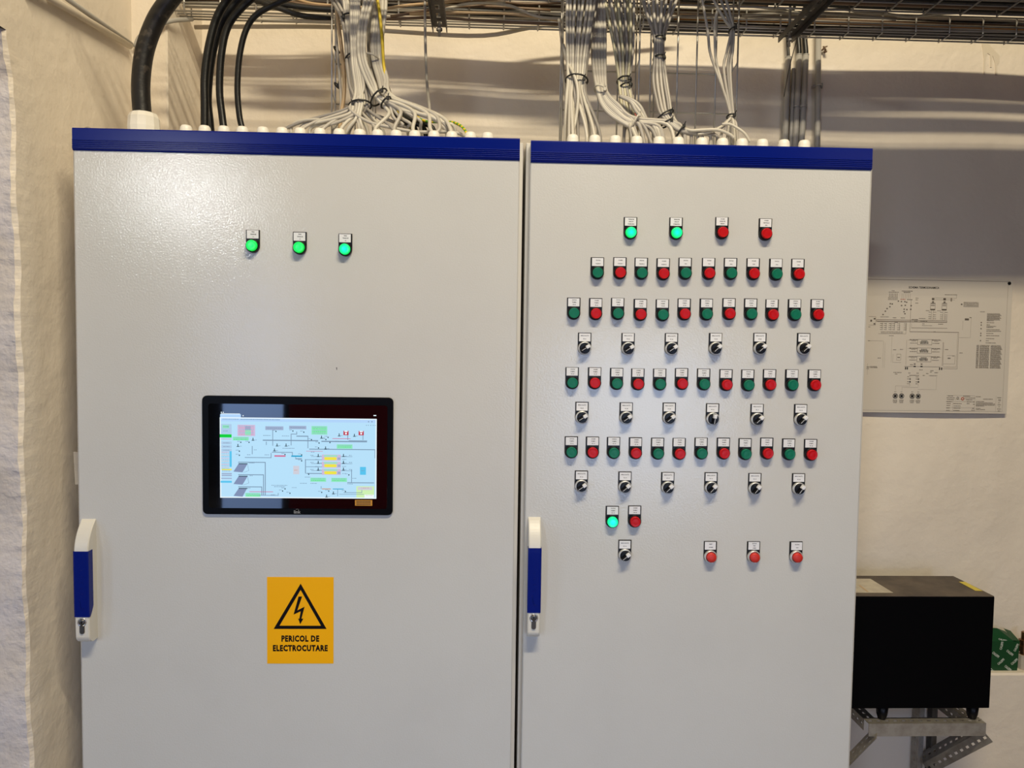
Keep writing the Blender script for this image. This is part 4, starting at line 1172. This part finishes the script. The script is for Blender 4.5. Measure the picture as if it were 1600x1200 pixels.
# ------------------------------------------------------------------ conduits
def conduit(px, y0px, label, r_=.0095, Y=YW - .022, cable_up=None, m='conduit', clip=None, px2=None):
    a = at(px, y0px, Y); c = at(px2 or px, 230, Y)
    m_ = MB(); m_.tube([a, c, Vector((c.x, Y, 1.5))], r_, m, n=14, sub=1)
    m_.tube([a + Vector((0, 0, -.001)), a + Vector((0, 0, .002))], r_ * 1.04, m, n=14, sub=1)
    o = m_.build('wall_conduit', None, Vector((c.x, Y, 1.5)), world=True)
    tag(o, label, 'conduit', 'grey conduits on the back wall')
    if clip:
        q = at(clip[0], clip[1], Y); m_ = MB()
        m_.tube([(q.x + (r_ + .0015) * math.cos(R(t_)), Y + (r_ + .0015) * math.sin(R(t_)), q.z) for t_ in range(0, 360, 30)], .0022, 'wire', n=6, sub=1, close=True)
        m_.box((q.x - r_ - .006, Y + r_ * .2, q.z - .004), (q.x - r_ + .001, YW - .002, q.z + .004), 'wire')
        m_.box((q.x + r_ - .001, Y - .003, q.z - .008), (q.x + r_ + .004, Y + .003, q.z + .008), 'wire')
        m_.build('clip', o, WL[o.name], world=True)
    if cable_up:
        d = at(cable_up[0], cable_up[1], Y); rr = cable_up[2]
        cable([a - Vector((0, 0, .02)), a + Vector((0, 0, .01)), d, d + Vector((0, -.06, .06))], rr, 'dark', label=cable_up[3], n=10)


conduit(1231.5, 90, 'leftmost grey conduit on the wall behind the narrower cabinet', cable_up=(1231, 45, .0048, 'black cable entering the leftmost wall conduit'), px2=1226)
conduit(1240, 108, 'thin grey conduit set back between its neighbours on the wall', r_=.0055, px2=1235)
conduit(1248.5, 86, 'grey conduit left of the closely set pair of wall conduits', cable_up=(1248, 45, .0075, 'thick black cable entering the left one of the paired wall conduits'), clip=(1244, 167), px2=1242)
conduit(1259, 86, 'grey conduit right of the closely set pair of wall conduits', cable_up=(1258, 45, .0075, 'thick black cable entering the right one of the paired wall conduits'), clip=(1254, 167), px2=1252)
conduit(1279, 50, 'lone pale grey conduit right of the others on the wall', r_=.0088, clip=(1279, 134), px2=1277)
m_ = MB(); q = at(1286, 78, YW - .006)
for k in range(4):
    m_.tube([q + Vector((random.uniform(-.008, .004), 0, random.uniform(-.012, .012))), q + Vector((random.uniform(-.002, .012), -.012, random.uniform(-.012, .012))), q + Vector((random.uniform(0, .018), -.002, random.uniform(-.014, .012)))], .0022, 'brown', n=5, sub=3)
tag(m_.build('wire_stub', None, q, world=True), 'short tangle of brown wire sticking out beside the lone conduit', 'wire')
cable([at(1247, 55, .56), at(1240, 80, .57), at(1232, 112, .58), at(1225, 151, .59)], .0012, 'dark', name='thin_wire', n=6, label='thin black wire hanging slanted in front of the wall conduits', cat='wire')
# left wall
for k, (a, c, rr, lab) in enumerate((((74, -6), (203, 72), .0085, 'lower pale conduit slanting down the left wall'), ((99, -6), (205, 69), .006, 'upper grey conduit slanting down the left wall'))):
    p, q = atx(a[0], a[1], XL + .014), atx(c[0], c[1], XL + .014)
    m_ = MB(); d = (p - q) * 1.2
    m_.tube([q + d, q], rr, 'conduitw' if k == 0 else 'conduit', n=12, sub=1)
    tag(m_.build('wall_conduit', None, q, world=True), lab, 'conduit', 'conduits on the left wall')
q = atx(205, 69, XL + .014)
m_ = MB(); q2 = Vector((q.x, YC - .012, q.z))
m_.tube([q2, at(222, 54, YC - .012), at(262, 34, YC - .012), at(300, 30, YC + .1)], .0062, 'conduit', n=10, sub=4)
tag(m_.build('wall_conduit', None, q2, world=True), 'short grey conduit rising to the right from the wall corner, behind the thick cable', 'conduit', 'conduits on the left wall')
# scrap of card wedged between wall and left cabinet
a, b_, c_, d_ = (114.5, 706), (119.5, 706), (122, 757), (117.5, 757)
m_ = MB(); pq = [at(*q, .03) for q in (a, b_, c_, d_)]
pq[1] = Vector((-1.0003, .03, pq[1].z)); pq[2] = Vector((-1.0003, .03, pq[2].z))
m_.quad(pq, 'paper'); m_.quad([p + Vector((0, .003, 0)) for p in pq][::-1], 'paper')
for i in range(4):
    p, q = pq[i], pq[(i + 1) % 4]; m_.quad([p, p + Vector((0, .003, 0)), q + Vector((0, .003, 0)), q], 'paper')
tag(m_.build('card_scrap', None, pq[3], world=True), 'narrow pale scrap of card wedged between the left wall and the wide cabinet', 'scrap')

# ------------------------------------------------------------------ wiring diagram poster
Yp = YW - .012
pr = at(1582, 437, Yp); pb = at(1580, 646.7, Yp)
PW, PH = (pr.z - pb.z) * 594 / 420, pr.z - pb.z
px1, pz1 = pr.x, pr.z
pm = MB()
pm.box((px1 - PW, Yp - .003, pz1 - PH), (px1, Yp + .004, pz1), 'poster', .0006)
po = pm.build('wall_poster', None, (px1 - PW / 2, Yp, pz1 - PH), world=True)
tag(po, 'pale board', 'poster')
po['label'] = 'pale board with a printed heating diagram, on the wall right of the cabinets'
pi = MB(); S = PH / 965.0; yP = Yp - .0034


def pmap(u, v): return (px1 - (1207 - u) * S, pz1 - (v - 76) * S)


def prect(u0, v0, u1, v1, m='pmid'):
    xa, za = pmap(u0, v1); xb, zb_ = pmap(u1, v0); pi.rect(xa, za, xb, zb_, yP, m)


def pline(pts_, w=1.6, m='pline'):
    for (a, b_), (c_, d_) in zip(pts_, pts_[1:]):
        prect(min(a, c_) - w / 2, min(b_, d_) - w / 2, max(a, c_) + w / 2, max(b_, d_) + w / 2, m)


def psq(u, v, w, h=4, m='pmid'):
    x = u
    while x < u + w - 1:
        k = random.uniform(3, 8); prect(x, v - h / 2, min(x + k, u + w), v + h / 2, m); x += k + random.uniform(1.2, 3)


def ptext(s_, u, v, w, h, m='ink'):
    gv, _ = glyphs(s_, .02); gw = max(x for x, y in gv) - min(x for x, y in gv); gh = max(y for x, y in gv) - min(y for x, y in gv)
    sz_ = h * S / gh; x_, z_ = pmap(u, v); pi.text(s_, sz_, (x_, yP, z_), m, bold=.02, sx=w * S / (gw * sz_))


pline([(-130, 90), (1172, 92), (1172, 1025), (-130, 1025)], 1.4)
ptext('SCHEMA TERMODINAMICA', 558, 144, 222, 15)
psq(325, 170, 22); psq(304, 180, 72); psq(398, 171, 80, 5); psq(412, 180, 50, 6)
for k in range(6): pline([(310 + 11 * k, 190), (310 + 11 * k, 214)], 3, 'pmid'); pline([(400 + 12 * k, 190), (400 + 12 * k, 226)], 1.6)
for v in (218, 226, 233): psq(300, v, 70, 3)
psq(390, 230, 36, 5, 'pred'); psq(440, 231, 36, 6); psq(500, 220, 22); psq(500, 232, 18); psq(500, 255, 22)
for (u, v) in ((376, 243), (398, 246), (423, 246), (436, 250), (400, 274), (427, 272), (420, 300), (440, 302), (468, 300), (420, 318), (427, 332), (318, 262), (332, 264), (316, 284), (296, 297), (284, 316), (268, 340), (470, 274)):
    prect(u - 5, v - 4, u + 5, v + 4, 'pmid')
pline([(468, 236), (468, 458), (826, 460), (826, 720), (722, 720)], 2.2); pline([(478, 400), (478, 430), (740, 432)], 1.3); pline([(818, 466), (818, 708), (722, 708)], 1.6)
pline([(166, 356), (216, 356), (216, 416), (166, 416)], 2); prect(178, 378, 190, 392); prect(202, 366, 214, 376); prect(202, 402, 214, 412)
pline([(222, 376), (736, 378), (736, 390), (222, 386), (222, 376)], 2); pline([(232, 392), (440, 392), (440, 476), (240, 476)], 1.6)
for x in (262, 290, 325, 350, 388, 435):
    for v in (404, 418, 432, 446): psq(x - 12, v, 20, 3.5)
    pline([(x + 4, 400), (x + 4, 450)], 1.6, 'pmid')
for v in (462, 470): psq(258, v, 160, 3)
psq(318, 490, 36); psq(478, 372, 44, 6); psq(498, 384, 24, 5); psq(530, 364, 50, 4); psq(540, 384, 52, 5); psq(556, 402, 20); psq(556, 414, 74, 3); psq(355, 394, 24, 5); psq(340, 362, 26, 5); psq(398, 362, 30, 5); psq(250, 356, 60, 3)
for u in (628, 712):
    prect(u - 9, 216, u + 9, 232); prect(u - 7, 240, u + 7, 250); pline([(u - 17, 252), (u + 17, 252), (u + 17, 302), (u - 17, 302), (u - 17, 252)], 1.8, 'pmid')
    for v in (258, 270): prect(u - 14, v - 2, u + 14, v + 2)
    prect(u - 17, 294, u + 17, 303); pline([(u - 8, 304), (u - 8, 378)], 1.8); pline([(u + 4, 304), (u + 4, 378)], 1.8); psq(u - 50, 307, 26)
    for v in (318, 336, 350, 364): psq(u - 28, v, 20, 4); psq(u + 6, v, 20, 4)
pline([(640, 216), (798, 216), (798, 192)], 1.8); pline([(640, 228), (786, 228)], 1.8); psq(712, 192, 90, 4); prect(756, 214, 766, 240, 'pline'); psq(674, 402, 34, 6); psq(642, 457, 14)
prect(832, 254, 844, 263)
for k in range(5): psq(852, 244 + k * 7.5, 110, 4, 'pmid')
prect(866, 358, 896, 372, 'pmid'); psq(900, 352, 16, 5); pline([(852, 376), (852, 440)], 1.2); pline([(912, 356), (912, 496), (830, 496)], 1.2)
psq(976, 309, 34, 4)
for k in range(8): psq(1028, 322 + k * 6.3, 92 + 6 * (k % 3), 4.2, 'pmid')
for v, w in ((372, 50), (386, 54), (402, 24), (412, 70), (420, 50), (436, 98), (447, 108), (463, 52), (479, 98), (500, 60), (516, 22), (531, 74)): psq(1028, v, w, 4.5, 'pmid')
for v in (386, 404, 430, 463, 479, 516): prect(984, v - 4, 992, v + 4)
for k in range(24):
    v = 550 + k * 7; psq(962, v, 18, 4.6, 'pmid'); psq(986, v, 70, 4.6, 'pmid'); psq(1066, v, 72 + (k % 5) * 3, 4.6, 'pmid')
for v in (533, 594, 654):
    pline([(528, v - 20), (632, v - 20), (632, v + 18), (528, v + 18), (528, v - 20)], 1.8, 'pmid')
    psq(556, v - 10, 44, 5, 'ink'); psq(546, v - 1, 62, 7, 'ink'); psq(548, v + 8, 60, 6, 'ink')
    for s_, u0 in ((1, 470), (1, 634)):
        psq(u0, v - 17, 60, 6); psq(u0 + 4, v + 7, 52, 4); psq(u0 + 14, v - 8, 30, 3)
    pline([(458, v - 14), (528, v - 14)], 1.4); pline([(632, v - 14), (704, v - 14)], 1.4); pline([(456, v + 12), (704, v + 12)], 1.2) if False else None
pline([(714, 532), (714, 700)], 2.4); pline([(720, 532), (720, 700)], 2); pline([(448, 520), (448, 700)], 1.4); pline([(440, 708), (700, 708)], 2.2, 'pmid')
for u in (514, 564): prect(u - 8, 703, u + 8, 711, 'ink'); psq(u - 6, 690, 14, 10)
for u in (448, 461, 697, 712): prect(u - 4, 712, u + 4, 730, 'ink')
pline([(380, 620), (410, 620), (410, 664), (380, 664), (380, 620)], 1.6); psq(386, 644, 18, 7); pline([(352, 620), (352, 680), (414, 680)], 1.3); pline([(748, 626), (806, 626), (806, 686), (722, 686)], 1.6); psq(754, 645, 20, 8); psq(786, 628, 16, 4)
for (u, v, w) in ((242, 650, 22), (352, 590, 22), (402, 587, 22), (730, 583, 24), (838, 606, 24), (190, 712, 50), (190, 719, 52), (360, 752, 60), (372, 763, 20), (470, 755, 16), (530, 755, 16), (478, 771, 70), (576, 771, 16), (600, 757, 16), (630, 736, 24), (628, 746, 14), (660, 750, 28), (622, 772, 60), (548, 731, 26), (480, 695, 24)): psq(u, v, w, 4.5)
pline([(170, 690), (170, 770)], 1.4); psq(164, 715, 22, 5); psq(164, 727, 18, 5); pline([(280, 530), (280, 720)], 1); pline([(292, 540), (292, 720)], 1); pline([(166, 528), (276, 528)], 1); pline([(340, 500), (340, 680)], 1.1); psq(166, 430, 14); psq(166, 528, 14)
for u in (484, 546):
    for v in (782, 797, 818, 832): psq(u - 20, v, 16, 4.5)
    pline([(u, 776), (u, 850)], 1.6); prect(u - 4, 794, u + 5, 802); prect(u - 5, 814, u + 6, 822, 'ink')
pline([(380, 880), (380, 848), (484, 848)], 1.1); pline([(546, 872), (678, 872), (678, 780)], 1.1); pline([(428, 880), (428, 858), (546, 858)], 1.1)
for u in (381, 427, 505, 549):
    x_, z_ = pmap(u, 921)
    pi.lathe([(19 * S, .0001), (14.5 * S, .0002)], 'ink', c=(x_, yP + .0001, z_), n=20, cap=False, smooth=False)
    prect(u - 10, 911, u + 10, 931, 'ink'); psq(u - 16, 950, 32, 5); psq(u - 16, 959, 32, 5); psq(u - 12, 968, 24, 5); psq(u - 8, 890, 14, 4)
for v in (912, 940, 955, 1000, 1024): pline([(756, v), (966, v)], .9)
for (u, v, w) in ((766, 916, 40), (758, 929, 62), (764, 942, 46), (758, 957, 40), (760, 971, 30), (760, 985, 28), (760, 1003, 26), (760, 1020, 26), (810, 971, 60), (812, 988, 50), (812, 1003, 52), (812, 1020, 44), (880, 916, 50), (890, 929, 78), (902, 942, 46), (908, 957, 34), (950, 957, 16), (908, 970, 20), (954, 974, 14), (950, 1004, 14), (944, 1017, 24), (974, 919, 34), (1028, 936, 70), (976, 954, 60), (976, 963, 124), (976, 971, 140), (976, 979, 140), (976, 986, 62), (976, 1003, 36), (976, 1012, 70), (1132, 924, 30), (1140, 938, 18), (1140, 946, 18), (1140, 962, 10), (1136, 976, 24), (1144, 990, 8), (1134, 1006, 28), (1140, 1020, 16)): psq(u, v, w, 4.5)
for u in (840, 876):
    x_, z_ = pmap(u, 935 if u > 850 else 931)
    pi.lathe([(12 * S if u > 850 else 9 * S, .0001), (6 * S, .0002)], 'pred' if u > 850 else 'ink', c=(x_, yP + .0001, z_), n=18, cap=False, smooth=False)
pline([(966, 912), (966, 1024)], 1); pline([(1122, 912), (1122, 1024)], 1); pline([(806, 950), (806, 1024)], 1)
pi.build('printed_diagram', po, WL[po.name], world=True)
x_, z_ = pmap(1180, 103)
MB().lathe([(.0055, 0), (.0055, .0015), (.003, .004)], 'black', c=(x_, Yp - .003, z_), n=14).build('screw', po, WL[po.name], world=True)

# ------------------------------------------------------------------ black metal case on its slotted shelf
UX0, UX1, UY0, UY1, UZ0, UZ1 = .93, 1.404, .40, .594, .500, .832
ups = empty('equipment_case', ((UX0 + UX1) / 2, .5, UZ0 - .0435), 'black sheet metal equipment case with a dusty top, on the slotted steel shelf', 'case')
m_ = MB(); m_.box((UX0, UY0, UZ0), (UX1, UY1, UZ1 - .0012), 'blackmetal', .0015); m_.build('case_body', ups, WL[ups.name], world=True)
MB().box((UX0 + .001, UY0 + .001, UZ1 - .001), (UX1 - .001, UY1 - .001, UZ1 + .0006), 'dusty').build('top_cover', ups, WL[ups.name], world=True)['label'] = 'dusty brownish top cover'
for px in (1378, 1519):
    for Yf in (.43, .56):
        X = at(px, 1112, .43).x
        MB().lathe([(.011, 0), (.015, .012), (.018, .0435)], 'black', 'Z', c=(X, Yf, UZ0 - .0435), n=12).build('rubber_foot', ups, WL[ups.name], world=True)
zt = UZ1 + .0007
def az(px, py, z):
    d = right * ((px - 800) / F) + fwd + up * ((600 - py) / F); t = (z - CAM.z) / d.z; return CAM + d * t
q = [az(x, y, zt + .0004) for x, y in ((1396, 926.3), (1360, 904.3))]
m_ = MB(); m_.quad([Vector((.95, q[0].y, zt + .0004)), q[0], q[1], Vector((.95, q[1].y, zt + .0004))], 'paper')
qa, qb = az(1341, 914, zt + .0008), az(1355, 925, zt + .0008)
m_.quad([qa, qb, qb + Vector((.006, .0, 0)), qa + Vector((.006, 0, 0))], 'tan')
m_.build('paper_label', ups, WL[ups.name], world=True)['label'] = 'creased paper label on the top cover'
q = [az(x, y, zt + .0006) for x, y in ((1498, 909), (1508, 909), (1536, 923.5), (1524, 923))]
m_ = MB(); m_.quad(q, 'ytape'); m_.build('tape', ups, WL[ups.name], world=True)['label'] = 'yellow tape along the right edge of the top'

zf = .4855
shelf = empty('slotted_shelf', (1.22, .61, .0), 'slotted galvanised steel wall shelf carrying the black case', 'shelf')
SL = WL[shelf.name]
xl, xr = at(1358, 1131, .40).x, at(1541, 1131, .40).x
zf = at(1450, 1131.5, .40).z + .0
# lift case feet onto the shelf top
slotted_angle('front_rail', shelf, (xl, .400, zf), (xr, .400, zf), (0, 1, 0), (0, 0, -1), .036, holes=(1, 0))
for x in (xl + .004, xr - .04):
    slotted_angle('side_arm', shelf, (x, .436, zf - .002), (x, .606, zf - .002), (1, 0, 0), (0, 0, -1), .034)
a = at(1536, 1141, .41); b2 = at(1442, 1192, .585)
slotted_angle('diagonal_brace', shelf, a, b2, (0, 1, -.2), (.2, 0, -1), .036, 'zinc')
a = at(1372, 1141, .41); b2 = at(1318, 1196, .50)
slotted_angle('diagonal_brace', shelf, a, b2, (.4, 1, 0), (-.6, 0, -1), .036, 'zinc')
pa, pb_ = at(1427, 1150, .60), at(1455, 1150, .60)
slotted_angle('wall_post', shelf, (pa.x, .605, UZ0 - .02), (pa.x, .605, .0), (1, 0, 0), (0, -1, 0), .036)
MB().box((pb_.x - .012, .58, 0.0), (pb_.x + .006, .607, UZ0 - .02), 'zincdark', .001).build('wall_post', shelf, SL, world=True)

# ------------------------------------------------------------------ green carton and brass fitting on the ledge
cz = .5105
ca = az(1590, 1051, cz); cl = .118
cy0 = .632; cx1 = at(1591, 1051, cy0).x
hh = .118
car = MB()
cx0 = cx1 - cl
v8 = [(cx0, cy0, cz), (cx1 - .004, cy0, cz), (cx1 + .004, cy0 + .05, cz), (cx0, cy0 + .05, cz), (cx0, cy0, cz + hh * .82), (cx1, cy0, cz + hh * .82), (cx1 + .006, cy0 + .05, cz + hh * .88), (cx0, cy0 + .05, cz + hh)]
car.add(v8, [(0, 1, 5, 4), (1, 2, 6, 5), (2, 3, 7, 6), (3, 0, 4, 7), (0, 3, 2, 1)], 'carton')
# crumpled open flaps
car.add([(cx0, cy0, cz + hh * .82), (cx1 - .02, cy0, cz + hh * .82), (cx1 - .028, cy0 + .028, cz + hh * 1.0), (cx0 + .055, cy0 + .02, cz + hh * 1.12), (cx0, cy0 + .024, cz + hh * 1.14)], [(0, 1, 2, 3, 4)], 'carton')
car.add([(cx1 - .022, cy0 + .002, cz + hh * .84), (cx1, cy0, cz + hh * .82), (cx1 + .004, cy0 + .05, cz + hh * .95), (cx1 - .02, cy0 + .05, cz + hh * 1.02)], [(0, 1, 2, 3)], 'carton')
cbox = tag(car.build('green_carton', None, (cx1 - cl / 2, cy0 + .025, cz), world=True), 'crumpled green carton with white lettering, on the ledge right of the black case', 'carton')
lt = MB()
marks = [(1565, 1009, 78), (1578, 1020, -38), (1556, 1023, -38), (1564, 1034, 42), (1585, 1034, 42), (1575, 1044, -38), (1552, 1049, -38), (1588, 1012, 65)]
for px, py, rot in marks:
    q = at(px, py, cy0 - .001)
    lt.text('CALEFFI', .0105, (q.x, cy0 - .0008, min(q.z, cz + hh * .78)), 'cartonw', bold=.03, sx=.72, rot=R(rot))
q = at(1567, 1000, cy0)
lt.text('CALEFFI', .0075, (q.x, cy0 + .001, q.z), 'cartonw', bold=.03, sx=1.1, rot=R(-14))
lt.build('lettering', cbox, WL[cbox.name], world=True)
br = MB(); q = az(1600, 1012, cz); bx, by = at(1599, 1000, .65).x, .65
br.lathe([(.012, 0), (.012, .012), (.019, .013), (.019, .030), (.014, .031), (.014, .040), (.017, .041), (.017, .050), (.0105, .051), (.0105, .075), (.009, .076)], 'brass', 'Z', n=8, c=(bx + .004, by, cz + .045), smooth=False)
br.lathe([(.02, 0), (.02, .046), (.012, .046)], 'paper', 'Z', n=12, c=(bx + .006, by, cz), smooth=False)
tag(br.build('pipe_fitting', None, (bx, by, cz), world=True), 'brass pipe fitting at the right edge, beside the green carton', 'pipe fitting')
